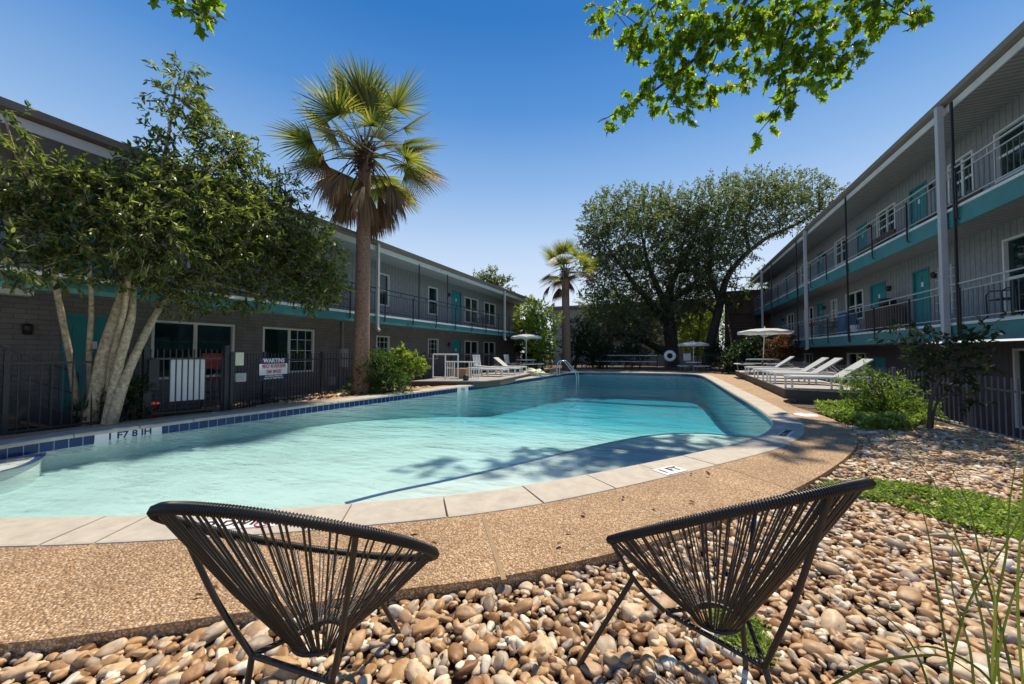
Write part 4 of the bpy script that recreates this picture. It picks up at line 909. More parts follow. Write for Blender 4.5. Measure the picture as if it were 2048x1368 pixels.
# ------------------------------------------------------------------ string chairs
def string_chair(loc,al,label,a,bb,zc,k,stations):
    r_=empty('string_chair',loc,label,'chair','black string chairs on the pebbles',-al)
    def rim(t): return Vector((a*math.sin(t),-bb*math.cos(t),zc+k*math.cos(t)))
    n=96; b=MB(); ring_=[rim(2*math.pi*i/n) for i in range(n)]; b.tube(ring_,.0135,10,closed=True)
    b.build('rim',m_blackrod,r_,world=False)
    wn=330; hx=[]; per=7                    # cord wound round the rim: a fine helix
    for i in range(wn*per):
        t=2*math.pi*i/(wn*per); p=rim(t); d=(rim(t+.01)-rim(t-.01)).normalized(); s=d.cross(Vector((0,0,1))).normalized(); u_=s.cross(d); ph=2*math.pi*i/per; hx.append(p+(s*math.cos(ph)+u_*math.sin(ph))*.0148)
    b=MB(); b.tube(hx,.0028,4,closed=True); b.build('wound_cord',m_black,r_,world=False)
    hub=Vector((0,.02,.262)); hr=.085
    b=MB(); nc=48; rs=random.Random(4)
    for i in range(nc):
        t=2*math.pi*(i+.5)/nc+rs.uniform(-.02,.02); p=rim(t); h=hub+Vector((hr*math.sin(t),-hr*.9*math.cos(t),rs.uniform(-.004,.004))); d0=(rim(t+.01)-rim(t-.01)).normalized(); sp=rs.uniform(.006,.011)
        for o_ in (-1,1):
            d=d0*o_*sp; m_=p.lerp(h,.5)+Vector((0,0,-.016)); b.tube([p+d,m_+d*.7,h+d*.4],.0034,5,caps=False)
    b.build('seat_cords',m_black,r_,world=False)
    b=MB(); b.tube([hub+Vector((hr*1.03*math.sin(t*.2618),-hr*.93*math.cos(t*.2618),0)) for t in range(24)],.009,8,closed=True); b.build('hub_ring',m_blackrod,r_,world=False)
    cor=[Vector((.2*math.sin(t),-.2*math.cos(t),.25)) for t,_,_ in stations]; pts=[]
    for i in range(3):
        q=cor[i]; nx_=cor[(i+1)%3]; pv=cor[i-1]; pts+=[q.lerp(pv,.16),q.lerp(pv,.03),q.lerp(nx_,.03),q.lerp(nx_,.16)]
    b=MB(); b.tube(pts,.0095,8,closed=True); b.build('base_hoop',m_blackrod,r_,world=False)
    for q,(t,f,spread) in zip(cor,stations):
        top=rim(t); mid=q.lerp(top,.5)+Vector((0,0,-.035)); b=MB(); b.tube(spline([q,mid,top],4,False),.0095,8); b.build('strut',m_blackrod,r_,world=False)
        s=spline([q,mid,top],8,False)[int(16*f)]; out=Vector((q.x,q.y,0)).normalized(); foot=Vector((out.x*spread,out.y*spread,-.065)); b=MB(); b.tube([s,foot],.0105,8); b.build('leg',m_blackrod,r_,world=False)
    return r_
string_chair((-1.19,.957,0),-.267,'black string chair on the left, its rim dipping to the right',.418,.431,.62,.29,((R(50),0,.24),(R(170),.55,.50),(R(-68),0,.24)))
string_chair((.158,1.656,0),-.765,'black string chair on the right, its rim rising to the right',.402,.43,.66,.261,((R(108),0,.24),(R(230),.6,.55),(R(-10),0,.36)))
#@@PART3
# ------------------------------------------------------------------ things standing on the balconies
def patio_chair(p,rz,label,grp='dark metal patio chairs on the galleries',mat=None):
    mat=mat or m_darksteel; r_=empty('patio_chair',p,label,'chair',grp,rz); b=MB()
    b.box((-.26,-.25,.4),(.26,.25,.425)); b.build('seat',M('woven_seat',(.08,.06,.05),.8,.2,20),r_,world=False); b=MB()
    for k in range(6): b.bar((-.22+k*.088,.25,.44),(-.22+k*.088,.36,.92),.03,.012)
    b.tube([(-.27,.24,.42),(-.27,.37,.95),(.27,.37,.95),(.27,.24,.42)],.016,6); b.build('backrest',mat,r_,world=False)
    for sx in (-.28,.28):
        b=MB(); b.tube([(sx,.3,.66),(sx,-.2,.64),(sx,-.27,.55),(sx,-.26,0)],.015,6); b.tube([(sx,.24,.44),(sx,.3,0)],.015,6); b.build('arm_leg',mat,r_,world=False)
patio_chair((7.35,11.75,2.17),R(-75),'dark patio chair nearest the frame on the right middle gallery')
patio_chair((7.4,12.75,2.17),R(-95),'dark patio chair with brown seat beside the wide blinds window')
patio_chair((7.4,23.7,2.17),R(-80),'dark patio chair past the brown cabinet on the middle gallery')
patio_chair((-11.0,ly(946,640),2.745),R(100),'dark patio chair under the upper window of the left gallery','dark metal patio chairs on the left gallery')
patio_chair((-10.95,ly(962,640),2.745),R(85),'dark patio chair at the far end of the left gallery','dark metal patio chairs on the left gallery')
c=empty('cabinet',(7.55,18.7,2.17),'brown timber cabinet beside the open teal door on the middle gallery','cabinet'); b=MB(); b.box((7.3,18.2,2.2),(7.85,19.75,3.0)); b.build('cabinet_body',m_brown,c,bevel=.01); b=MB(); b.box((7.27,18.15,3.0),(7.88,19.8,3.05)); b.build('top',m_brown,c)
b=MB(); 
for k in range(2): b.box((7.285,18.25+.76*k,2.28),(7.298,18.95+.76*k,2.94))
b.build('cabinet_door',M('dark_timber',(.06,.03,.02),.5,.2,9),c)
b=MB(); b.lathe([(0,0),(.18,.0),(.26,.12),(.26,.2),(.2,.3),(0,.33)],(7.55,18.6,3.05),18); tag(b.build('grill_lid',m_darksteel,None,origin=(7.55,18.6,3.05)),'rounded dark grill lid sitting on the brown cabinet','grill lid')
b=MB(); b.lathe([(0,0),(.14,0),(.19,.3),(.17,.3),(.15,.26),(0,.26)],(7.15,20.2,2.17),16); tag(b.build('plant_pot',m_signwhite,None,origin=(7.15,20.2,2.17)),'white plant pot behind the middle railing near the teal door','pot')
b=MB(); b.box((7.5,22.2,2.2),(7.9,23.0,3.2)); b.box((7.45,22.15,2.6),(7.5,23.05,2.68)); tag(b.build('folded_chair',m_bluecloth,None,origin=(7.7,22.6,2.2)),'dark blue fabric covered chair against the gallery wall','chair')
b=MB()
for k in range(4): b.bar((7.93,15.55+.27*k,2.5),(7.93,15.5+.3*k,4.05),.03,.015)
for k in range(6): b.bar((7.91,15.45,2.65+.25*k),(7.91,16.5,2.65+.25*k),.025,.012)
tag(b.build('trellis',m_white,None,origin=(7.93,16,2.5)),'white wooden trellis leaning on the middle gallery wall','trellis')
t=empty('gallery_table',(7.3,25.2,2.17),'small table draped red behind the middle gallery rail','table'); b=MB(); b.box((7.0,24.6,2.85),(7.6,25.9,2.9)); b.build('tabletop',m_grey,t); 
for x in (7.05,7.55):
    for y in (24.65,25.85): b=MB(); b.tube([(x,y,2.17),(x,y,2.85)],.018,6); b.build('leg',m_grey,t)
b=MB(); b.box((6.98,24.58,2.9),(7.62,25.92,2.925)); b.box((6.965,24.58,2.72),(6.979,25.92,2.925)); b.build('cloth',m_red,t)
c=empty('gallery_bench',(7.5,14.9,5.05),'brown timber bench on the upper right gallery','bench'); b=MB(); b.box((7.2,14.2,5.4),(7.75,15.9,5.47)); b.build('seat',m_brown,c); b=MB(); b.bar((7.78,14.2,5.7),(7.78,15.9,5.7),.04,.25); b.build('backrest',m_brown,c)
for y in (14.3,15.8): b=MB(); b.box((7.25,y-.05,5.055),(7.7,y+.05,5.4)); b.build('leg',m_brown,c)
b=MB(); b.box((7.2,18.3,5.06),(7.7,19.9,5.6)); b.box((7.65,18.3,5.6),(7.75,19.9,5.95)); tag(b.build('storage_bench',m_brown,None,origin=(7.5,19,5.06)),'brown storage bench with low back further along the upper gallery','bench')
b=MB(); b.lathe([(0,0),(.1,0),(.13,.22),(.11,.22),(0,.2)],(7.2,27.4,5.06),14); tag(b.build('plant_pot',m_signwhite,None,origin=(7.2,27.4,5.06)),'small white pot on the far upper gallery','pot')
# ------------------------------------------------------------------ vegetation
def leaves(C,D,Nn,length,width,fold=.25,shape='diamond'):
    """arrays of leaves: centre(base) C, axis D, normal Nn -> V,F"""
    n=len(C); D=D/np.maximum(1e-6,np.linalg.norm(D,axis=1,keepdims=True)); S=np.cross(D,Nn); S/=np.maximum(1e-6,np.linalg.norm(S,axis=1,keepdims=True)); U=np.cross(S,D)
    L=np.asarray(length).reshape(-1,1)*np.ones((n,1)); W=np.asarray(width).reshape(-1,1)*np.ones((n,1))
    if shape=='diamond': prof=[(0,0,0),(.45,-.5,fold),(1,0,-.1),(.45,.5,fold)]; faces=[(0,1,2),(0,2,3)]
    elif shape=='oval': prof=[(0,0,0),(.3,-.5,fold*.8),(.68,-.4,fold*.6),(1,0,-.12),(.68,.4,fold*.6),(.3,.5,fold*.8)]; faces=[(0,1,2),(0,2,3),(0,3,4),(0,4,5)]
    elif shape=='lobed': prof=[(0,0,0),(.12,-.42,.1),(.3,-.28,.04),(.52,-.62,.12),(.6,-.24,.03),(1,0,-.15),(.6,.24,.03),(.52,.62,.12),(.3,.28,.04),(.12,.42,.1)]; faces=[(0,1,2),(0,2,4),(2,3,4),(0,4,5),(0,5,6),(0,6,8),(6,7,8),(0,8,9)]
    k=len(prof); V=np.zeros((n,k,3))
    for i,(a,s,u) in enumerate(prof): V[:,i]=C+D*(a*L)+S*(s*W)+U*(u*W)
    Fb=np.array(faces); Fa=(np.arange(n)*k)[:,None,None]+Fb[None]
    return V.reshape(-1,3),Fa.reshape(-1,3)
def unit(n): v=RNG.normal(size=(n,3)); return v/np.linalg.norm(v,axis=1,keepdims=True)
def clump_twigs(clumps,per,power=.45):
    """clumps (centre,radius xyz) -> twig origins and outward directions"""
    P=[];O=[]
    for c,r in clumps:
        k=max(3,int(per*(r[0]*r[2]))) if not isinstance(per,(list,)) else per
        d=unit(k); rad=RNG.random((k,1))**power; P.append(np.array(c)+d*rad*np.array(r)); O.append(d)
    return np.concatenate(P),np.concatenate(O)
def foliage(P,O,leaf_n,twig_len,length,width,up=.35,droop=0.0,shape='diamond',jit=.6,sizevar=.3,face_up=.7):
    n=len(P); T=O*.8+unit(n)*.8; T[:,2]+=up-droop; T/=np.linalg.norm(T,axis=1,keepdims=True)
    C=[];D=[];Nn=[]
    for j in range(leaf_n):
        f=(j+.5)/leaf_n; a=unit(n)*jit; d=T*.7+a; d[:,2]-=droop*.6; C.append(P+T*(f*twig_len)+unit(n)*twig_len*.09); D.append(d); q=unit(n)*(1-face_up)+np.array([0,0,face_up])+unit(n)*.35; Nn.append(q)
    C=np.concatenate(C);D=np.concatenate(D);Nn=np.concatenate(Nn); s=1+RNG.uniform(-sizevar,sizevar,len(C))
    return leaves(C,D,Nn,length*s,width*s,shape=shape), (P,T)
def twig_sticks(b,P,T,ln,r,frac=1.0):
    for i in range(0,len(P),max(1,int(1/frac))): 
        p=Vector(P[i]);t=Vector(T[i]); b.tube([p-t*ln*.15,p+t*ln],[r,r*.4],4,caps=False)
def connect(b,c,limbpts,r0,wob=.12,r1=.012,n=5):
    q=min(limbpts,key=lambda s:(s[0]-c).length+ (0.0 if s[0].z<c.z+.4 else 1.2)); a=q[0]; mid=a.lerp(c,.5)+Vector((random.uniform(-1,1),random.uniform(-1,1),random.uniform(-.2,.9)))*wob*(c-a).length
    b.tube(spline([a,mid,c],n,False),[r0+(r1-r0)*i/(2*n) for i in range(2*n+1)],5)
def limbset(b,paths,n=4,sides=9):
    out=[]
    for pts,r0,r1 in paths:
        S=spline(pts,n,False); m=len(S); rr=[(r0+(r1-r0)*i/(m-1))*(1+random.uniform(-.06,.06)) for i in range(m)]; b.tube(S,rr,sides); out+=[(p,r_) for p,r_ in zip(S,rr)]
    return out
def tree(name,loc,label,cat,paths,clumps,leafmat_,barkmat_,per,leaf_n,twig_len,length,width,shape='diamond',up=.35,droop=0,branch_r=.03,stick=.25,group=None,skip_connect=False,part='crown',power=.45,face_up=.7,trunk_part='trunk'):
    r_=empty(name,loc,label,cat,group); b=MB(); L=limbset(b,paths)
    if not skip_connect:
        for c,_ in clumps:
            rr=min(L,key=lambda s:(s[0]-Vector(c)).length)[1]; connect(b,Vector(c),L,min(branch_r,rr*.8))
    P,O=clump_twigs(clumps,per,power); (V,Fc),(P,T)=foliage(P,O,leaf_n,twig_len,length,width,up,droop,shape,face_up=face_up)
    twig_sticks(b,P,T,twig_len,.006 if length<.3 else .012,stick)
    b.build(trunk_part,barkmat_,r_); npmesh(part,V,Fc,leafmat_,r_); return r_
def clp(lst,d,ry_=1.0,jit=0.0,rz=1.0):
    out=[]
    for (u,v,r) in lst:
        dd=d(u,v) if callable(d) else d; dd+=random.uniform(-jit,jit); k=dd/F; out.append((tuple(at(u,v,dd)),(r*k,r*k*ry_,r*k*rz)))
    return out
# --- multi-stemmed tree on the left
def dl(u,v):
    r=ray(u,v); t=-9.1/r.x if r.x<0 else 99; return max(4.2,min(9.6,t*F-.2))
base=Vector((-9.55,3.12,-.1))
def path(px,d,r0,r1,first=None):
    d1=min(dl(*px[-1]),9.0); n=len(px)-1
    pts=[at(u,v,d+(d1-d)*(i/n)**1.5) for i,(u,v) in enumerate(px)]
    if first is not None: pts[0]=first
    return (pts,r0,r1)
D0=7.0
stems=[path([(156,852),(144,740),(125,640),(108,555),(92,450),(70,380)],D0,.06,.025),
 path([(178,850),(205,720),(235,620),(262,540),(300,430),(332,300),(352,170)],D0-.1,.115,.015),
 path([(213,852),(235,740),(262,640),(270,560),(300,470),(360,330)],D0-.2,.085,.02),
 path([(222,850),(250,760),(290,670),(330,600),(385,545),(450,490),(540,430)],D0-.25,.09,.01),
 path([(202,850),(215,770),(232,690),(252,600),(262,500)],D0+.1,.07,.03),
 path([(184,846),(178,720),(183,600),(170,480),(140,400)],D0+.2,.05,.02),
 path([(300,430),(380,380),(460,310),(500,280)],D0-.2,.03,.006)]
cl=[(370,140,24),(355,190,36),(385,215,32),(335,255,28),(405,255,26),(455,290,36),(485,305,26),(425,232,16),(300,340,44),(385,335,56),(470,350,56),(530,392,46),(570,372,30),(250,395,66),(350,415,76),(440,420,76),(530,450,70),(600,462,44),(630,505,46),(655,548,30),(610,560,48),(640,585,34),(540,530,56),(450,505,56),(360,490,60),(280,470,66),(200,420,66),(130,380,60),(60,350,40),(25,395,60),(40,460,52),(110,470,56),(170,500,52),(230,520,50),(20,520,40),(300,540,44),(400,560,36),(470,590,34),(380,598,34),(340,560,34),(90,540,40),(10,235,22),(70,275,16),(575,500,40),(500,480,50),(600,530,44),(560,560,36),(660,575,26),(625,600,24),(640,470,26),(520,590,26),(150,350,26),(215,350,26)]
tree('multi_stem_tree',tuple(base),'multi stemmed tree with pale mottled trunks and dark narrow leaves at the left','tree',stems,clp(cl,dl,1.2,.3),m_leaf_left,m_barkpale,300,11,.24,.115,.036,'oval',.1,.25,.026,.3,power=.5,face_up=.55)
# basal shoots by its foot and the dark fern beside it
def bush(name,label,cat,loc,clumps,mat,per,leaf_n,twig_len,length,width,shape='diamond',up=.4,droop=0,stems=6,power=.5,face_up=.6,flowers=0,fcol=None,group=None):
    r_=empty(name,loc,label,cat,group); b=MB(); L0=Vector(loc)
    for c,r in clumps:
        for k in range(max(1,stems//2)): b.tube(spline([L0+Vector((random.uniform(-.08,.08),random.uniform(-.08,.08),0)),L0.lerp(Vector(c),.5)+Vector((random.uniform(-.1,.1),random.uniform(-.1,.1),.05)),Vector(c)+Vector((random.uniform(-.5,.5)*r[0],random.uniform(-.5,.5)*r[1],random.uniform(-.2,.6)*r[2]))],4,False),[.014-.001*i for i in range(9)],4)
    P,O=clump_twigs(clumps,per,power); P[:,2]=np.maximum(P[:,2],loc[2]+.03); (V,Fc),(P,T)=foliage(P,O,leaf_n,twig_len,length,width,up,droop,shape,face_up=face_up); twig_sticks(b,P,T,twig_len,.004,.4)
    b.build('stems',m_barktwig,r_); V[:,2]=np.maximum(V[:,2],loc[2]+.005); npmesh('foliage',V,Fc,mat,r_)
    if flowers:
        q=RNG.choice(len(P),flowers); C=np.repeat(P[q]+O[q]*.04,5,0); (V,Fc)=leaves(C,unit(len(C)),unit(len(C)),.06,.05,shape='oval'); npmesh('blossom',V,Fc,fcol or m_flower,r_)
    return r_
bl=gz(262,842,-.05); bush('shrub','low dark leafy shrub at the foot of the mottled trunks','shrub',tuple(bl),clp([(258,812,22),(245,790,20),(272,780,16)],depth(bl)),m_leaf_dark,900,9,.16,.11,.04,'oval',.5,0)
bl=gz(180,848,-.05); bush('fern','small dark fern between the pale tree trunks','fern',tuple(bl),clp([(185,815,16),(178,830,14)],depth(bl)),m_leaf_fern,1200,9,.18,.09,.02,'oval',.6,.1)
bl=Vector((-9.85,6.3,-.12)); bush('shrub','tiny dark shrub on the stones below the warning sign','shrub',tuple(bl),[((-9.85,6.3,.05),(.16,.2,.16))],m_leaf_dark,900,8,.12,.07,.03)
# --- fan palms
def fan_palm(name,label,base,top,r0,r1,fr,n_up,n_side,n_dead,seed,skirt=True):
    rs=random.Random(seed); base=Vector(base);top=Vector(top); root=empty(name,base,label,'palm','fan palms by the pool'); b=MB(); S=[base.lerp(top,i/16) for i in range(17)]
    prof=[r0*(1.22 if i==0 else 1.1 if i==1 else 1)*(1-i/16)+r1*i/16 for i in range(17)]; b.tube(S,[p*(1+rs.uniform(-.03,.03)) for p in prof],20); b.build('trunk',m_palmtrunk,root)
    V={'g':[], 'd':[]}; Fq={'g':[], 'd':[]}; st=MB()
    def frond(el,az,pet,fan,kind,bend,dead=False):
        # petiole then a pleated fan of drooping blades
        d0=Vector((math.cos(el)*math.cos(az),math.cos(el)*math.sin(az),math.sin(el))); sag=bend
        p=top+Vector((d0.x*.12,d0.y*.12,rs.uniform(-.35,.15) if not dead else rs.uniform(-.55,-.1))); pts=[p]
        d=d0.copy(); seg=pet/5
        for _ in range(5): d=(d+Vector((0,0,-sag*.14))).normalized(); pts.append(pts[-1]+d*seg)
        st.tube(pts,[.028,.024,.02,.017,.014,.012],5,1 if dead else 0)
        side=d.cross(Vector((0,0,1))); side=side.normalized() if side.length>.01 else Vector((1,0,0)); up=side.cross(d).normalized(); tw=rs.uniform(-.5,.5); side,up=side*math.cos(tw)+up*math.sin(tw),up*math.cos(tw)-side*math.sin(tw)
        nb=30; o=pts[-1]
        for k in range(nb):
            a=(k/(nb-1)-.5)*2*R(95 if not dead else 42); ln=fan*(.60+.38*math.cos(a*.8))*rs.uniform(.9,1.08); bd=(d*math.cos(a)+side*math.sin(a)+up*.12*math.cos(a*2)).normalized(); w0=ln*.026
            q=o.copy(); sd=bd.cross(up).normalized(); g=(.05 if not dead else .5)+rs.uniform(0,.10); vs=[]; m=5; dd=bd.copy()
            for s in range(m+1):
                f=s/m; wv=w0*(.35+1.3*f if f<.5 else 1.0*(1-f)*2*.95+.06); vs.append((q-sd*wv,q+sd*wv))
                dd=(dd+Vector((0,0,-1))*(g*(.15+f*f*2.3)*(1.0 if not dead else 1.0)*sag*.55)).normalized(); q=q+dd*ln/m
            i0=len(V[kind])
            for x,y in vs: V[kind]+= [tuple(x),tuple(y)]
            for s in range(m): Fq[kind].append((i0+2*s,i0+2*s+1,i0+2*s+3,i0+2*s+2))
    for i in range(n_up): frond(R(rs.uniform(38,86)),i*2.399+rs.uniform(-.3,.3),fr*rs.uniform(.38,.6),fr*rs.uniform(.42,.54),'g',rs.uniform(.6,1.15))
    for i in range(n_side): frond(R(rs.uniform(-6,32)),i*2.399+.7+rs.uniform(-.3,.3),fr*rs.uniform(.4,.58),fr*rs.uniform(.42,.52),'g' if rs.random()<.66 else 'd',rs.uniform(.75,1.25))
    for i in range(n_dead): frond(R(rs.uniform(-70,0)),i*2.399+1.9+rs.uniform(-.4,.4),fr*rs.uniform(.22,.55),fr*rs.uniform(.34,.5),'d',rs.uniform(1.1,1.9),True)
    npmesh('green_fronds',V['g'],Fq['g'],m_palmgreen,root); npmesh('dead_fronds',V['d'],Fq['d'],m_palmbrown,root)
    st.build('frond_stalks',[m_palmstalk,m_palmbrown],root); f=MB()
    for i in range(150):
        a=rs.uniform(0,6.28); z=rs.uniform(-.75,.25); rr=r1*(1.05+.5*max(0,.2-z*.4)); p=top+Vector((math.cos(a)*rr*.8,math.sin(a)*rr*.8,z)); f.bar(p,p+Vector((math.cos(a)*.16,math.sin(a)*.16,rs.uniform(-.1,.3))),.05,.012)
    f.build('leaf_base_fibre',m_fibre,root); return root
pb=onx(722,778,-9.3); yb=pb.y; ptop=onx(728,330,-9.3)
fan_palm('fan_palm','tall fan palm with skirt of brown fronds beside the left building',(-9.3,yb,-.12),(-9.3,yb+.05,ptop.z+.45),.25,.2,2.85,20,20,17,5)
q=at(1134,735,27.0); q2=at(1130,540,27.0)
fan_palm('fan_palm','shorter dark fan palm behind the far left corner of the pool',(q.x,q.y,0),(q2.x,q2.y,q2.z),.33,.26,2.5,14,12,8,9)
# --- oaks at the far end
do=35.0
op=[([at(1345,742,do),at(1343,690,do),at(1338,645,do),at(1336,605,do),at(1345,560,do),at(1375,510,do),at(1400,440,do)],.75,.1),
 ([at(1340,652,do),at(1300,605,do-.5),at(1255,550,do-1),at(1205,480,do-1)],.42,.07),([at(1338,622,do),at(1300,540,do),at(1280,450,do)],.35,.07),
 ([at(1340,712,do-.3),at(1300,688,do-1),at(1250,668,do-2),at(1195,672,do-2.5)],.38,.08),([at(1345,600,do),at(1385,570,do),at(1420,530,do)],.28,.08)]
oc=[(1188,470,28),(1200,440,34),(1225,425,40),(1270,415,38),(1300,430,40),(1192,510,36),(1230,490,60),(1290,480,60),(1200,560,38),(1240,560,60),(1310,550,60),(1360,500,56),(1370,560,44),(1190,610,28),(1222,620,40),(1270,620,46),(1185,650,26),(1215,660,30),(1260,650,36),(1340,450,44),(1390,600,34),(1310,600,36),(1420,585,30),(1350,620,30),(1290,650,30),(1330,400,26),(1370,420,34),(1240,690,24),(1380,540,40),(1190,685,24),(1290,690,24),(1320,665,26),(1215,640,40),(1375,640,26)]
tree('oak_tree',tuple(at(1345,742,do)),'broad dark oak with thick trunk behind the far fence','tree',op,clp(oc,do-.6,1.5,1.6),m_leaf_oak,m_barkdark,56,14,.7,.19,.11,'diamond',.2,.1,.09,.15,power=.4)
d2=33.5
op=[([at(1412,735,d2),at(1425,670,d2),at(1440,610,d2),at(1452,560,d2),at(1480,520,d2),at(1530,478,d2),at(1590,450,d2),at(1640,420,d2)],.45,.05),
 ([at(1440,600,d2),at(1420,545,d2),at(1425,470,d2),at(1440,420,d2)],.28,.06),([at(1500,505,d2),at(1490,450,d2),at(1510,400,d2)],.2,.05),([at(1436,630,d2),at(1400,605,d2),at(1370,600,d2)],.2,.06)]
oc=[(1395,405,36),(1430,400,44),(1475,395,44),(1520,385,44),(1565,382,36),(1600,392,40),(1640,396,26),(1668,385,14),(1650,420,22),(1610,425,34),(1560,420,46),(1500,430,56),(1440,450,60),(1390,460,40),(1420,510,50),(1475,480,40),(1400,550,36),(1450,545,26),(1545,455,26),(1500,500,22),(1465,590,26),(1540,560,24),(1510,580,22),(1410,600,34),(1400,500,44),(1450,490,44)]
tree('oak_tree',tuple(at(1412,735,d2)),'leaning oak whose long limb reaches over the right roof','tree',op,clp(oc,d2,1.4,1.3),m_leaf_oak,m_barkdark,48,14,.7,.18,.1,'diamond',.25,.05,.07,.15,power=.42)
# --- small bright trees and shrubs around the far end
bp=at(1085,742,25.5); tree('small_tree',tuple(bp),'bright yellow green small tree behind the left parasol','tree',[([bp,at(1082,690,25.5),at(1075,640,25.5)],.1,.04)],clp([(1052,640,24),(1078,628,26),(1098,640,18),(1075,668,28),(1095,680,18),(1050,672,22),(1085,708,20),(1062,612,12)],25.5,1.2,.8),m_leaf_yel,m_barktwig,150,12,.5,.17,.09,'diamond',.3,.1,.04)
bp=at(1150,742,30); tree('small_tree',tuple(bp),'dim bushy tree in the gap between the dark palm and the oak','tree',[([bp,at(1155,690,30),at(1160,650,30)],.12,.05)],clp([(1160,670,32),(1180,700,30),(1150,700,28),(1205,715,22)],30,1.2,.8),m_leaf_dark,m_barktwig,100,12,.5,.18,.1)
for (u,lb) in ((1205,'low dark shrub behind the far fence below the oak limb'),(1265,'low dark shrub behind the far fence left of the thick trunk'),(1440,'low dark shrub behind the far fence right of the leaning trunk')):
    q=at(u,738,30.5); bush('shrub',lb,'shrub',(q.x,q.y,-.1),clp([(u-14,715,18),(u+14,712,18),(u,700,18)],30.5,1.1,.3),m_leaf_dark,160,10,.35,.15,.08,'oval',.3)
bp=at(1395,735,37); tree('small_tree',tuple(bp),'sunlit yellow green tree seen between the two oak trunks','tree',[([bp,at(1395,690,37),at(1400,640,37)],.12,.05)],clp([(1390,650,26),(1415,635,22),(1380,680,26),(1450,640,24),(1465,670,22),(1405,690,20)],37,1.2,.6),m_leaf_yel,m_barktwig,110,12,.5,.18,.1)
bp=at(1062,742,28); tree('small_tree',tuple(bp),'dark leafy tree filling the gap past the end of the left building','tree',[([bp,at(1064,700,28),at(1058,650,28)],.1,.04)],clp([(1050,660,20),(1072,680,24),(1055,700,24),(1080,710,22),(1040,690,14),(1062,725,22)],28,1.2,.5),m_leaf_dark,m_barktwig,150,12,.5,.18,.1)
k=at(985,575,38); tree('roof_top_tree',tuple((k.x,k.y,-.1)),'tree crown showing above the far roof of the left building','tree',[([Vector((k.x,k.y,-.1)),Vector((k.x,k.y,5)),k],.25,.06)],clp([(960,572,22),(985,562,22),(1005,575,20),(975,585,24)],38,1,.5),m_leaf_oak,m_barkdark,60,10,.7,.24,.13)
bp=gz(1490,746,.0); db=22.5; bp=at(1490,742,db); bush('flowering_shrub','green shrub dotted with white blossoms beyond the right parasol','shrub',(bp.x,bp.y,-.02),clp([(1480,715,26),(1505,700,24),(1465,728,20),(1510,725,24),(1520,690,16)],db,1.2,.5),m_leaf_dark,240,10,.3,.14,.08,'oval',.3,0,6,flowers=170)
bp=at(1562,735,20.5); bush('reddish_shrub','reddish brown shrub beside the right parasol pole','shrub',(bp.x,bp.y,-.02),clp([(1560,695,22),(1575,680,14),(1550,712,18),(1582,705,14)],20.5,1.2,.4),m_leaf_red,280,10,.28,.12,.06,'oval',.3)
# --- bushes by the tall palm
bp=onx(752,792,-8.95); bush('fern_bush','dark feathery green bush at the base of the tall palm','bush',(-9.05,bp.y,-.1),clp([(735,770,30),(765,758,36),(790,770,28),(755,735,28),(775,740,26),(710,785,16),(745,715,14)],depth((-9.05,bp.y,0)),1.2,.2),m_leaf_fern,420,12,.26,.1,.028,'oval',.35,.15,8)
bp=onx(790,790,-8.9); bush('bright_shrub','sunlit yellow green shrub beside the dark bush by the palm','shrub',(-8.95,bp.y+.2,-.1),clp([(800,712,18),(820,718,18),(805,735,18),(835,735,14),(785,725,14),(790,750,16),(838,720,9)],depth((-8.95,bp.y+.2,0)),1.1,.15),m_leaf_yel,330,8,.2,.14,.065,'oval',.2,.25,6)
# --- right hand planting
bp=gz(1790,838,-.1); dd=depth(bp)
bush('feathery_bush','feathery bright green bush arching over the end of the right deck','bush',tuple(bp),clp([(1715,768,22),(1745,780,28),(1700,795,20),(1785,795,34),(1760,820,32),(1825,810,32),(1735,750,16),(1765,765,20),(1800,845,28),(1840,835,24)],dd,1.1,.25),m_leaf_feather,420,14,.3,.085,.02,'oval',.35,.35,10)
bp=gz(1858,862,-.1); dd=depth(bp)
tree('small_tree',tuple(bp),'slender dark leaved small tree against the right picket fence','tree',[([bp,at(1862,800,dd),at(1880,750,dd),at(1878,700,dd),at(1860,650,dd)],.032,.01),([bp+Vector((.05,.05,0)),at(1872,810,dd),at(1905,770,dd),at(1930,740,dd)],.025,.008),([at(1880,750,dd),at(1930,700,dd),at(1960,660,dd)],.022,.007),([at(1870,790,dd),at(1910,790,dd),at(1945,805,dd),at(1960,820,dd)],.014,.004),([at(1878,700,dd),at(1830,665,dd),at(1800,650,dd)],.016,.005)],
 clp([(1880,715,36),(1850,690,30),(1910,695,30),(1830,665,20),(1800,650,12),(1960,665,22),(1985,650,10),(1940,690,22),(1900,740,34),(1860,745,28),(1920,790,18),(1945,800,13),(1790,690,16),(1815,700,18),(1930,745,16),(1975,730,9)],dd,1.1,.2),m_leaf_dark,m_barktwig,200,9,.22,.1,.04,'oval',.25,.1,.01,.8)
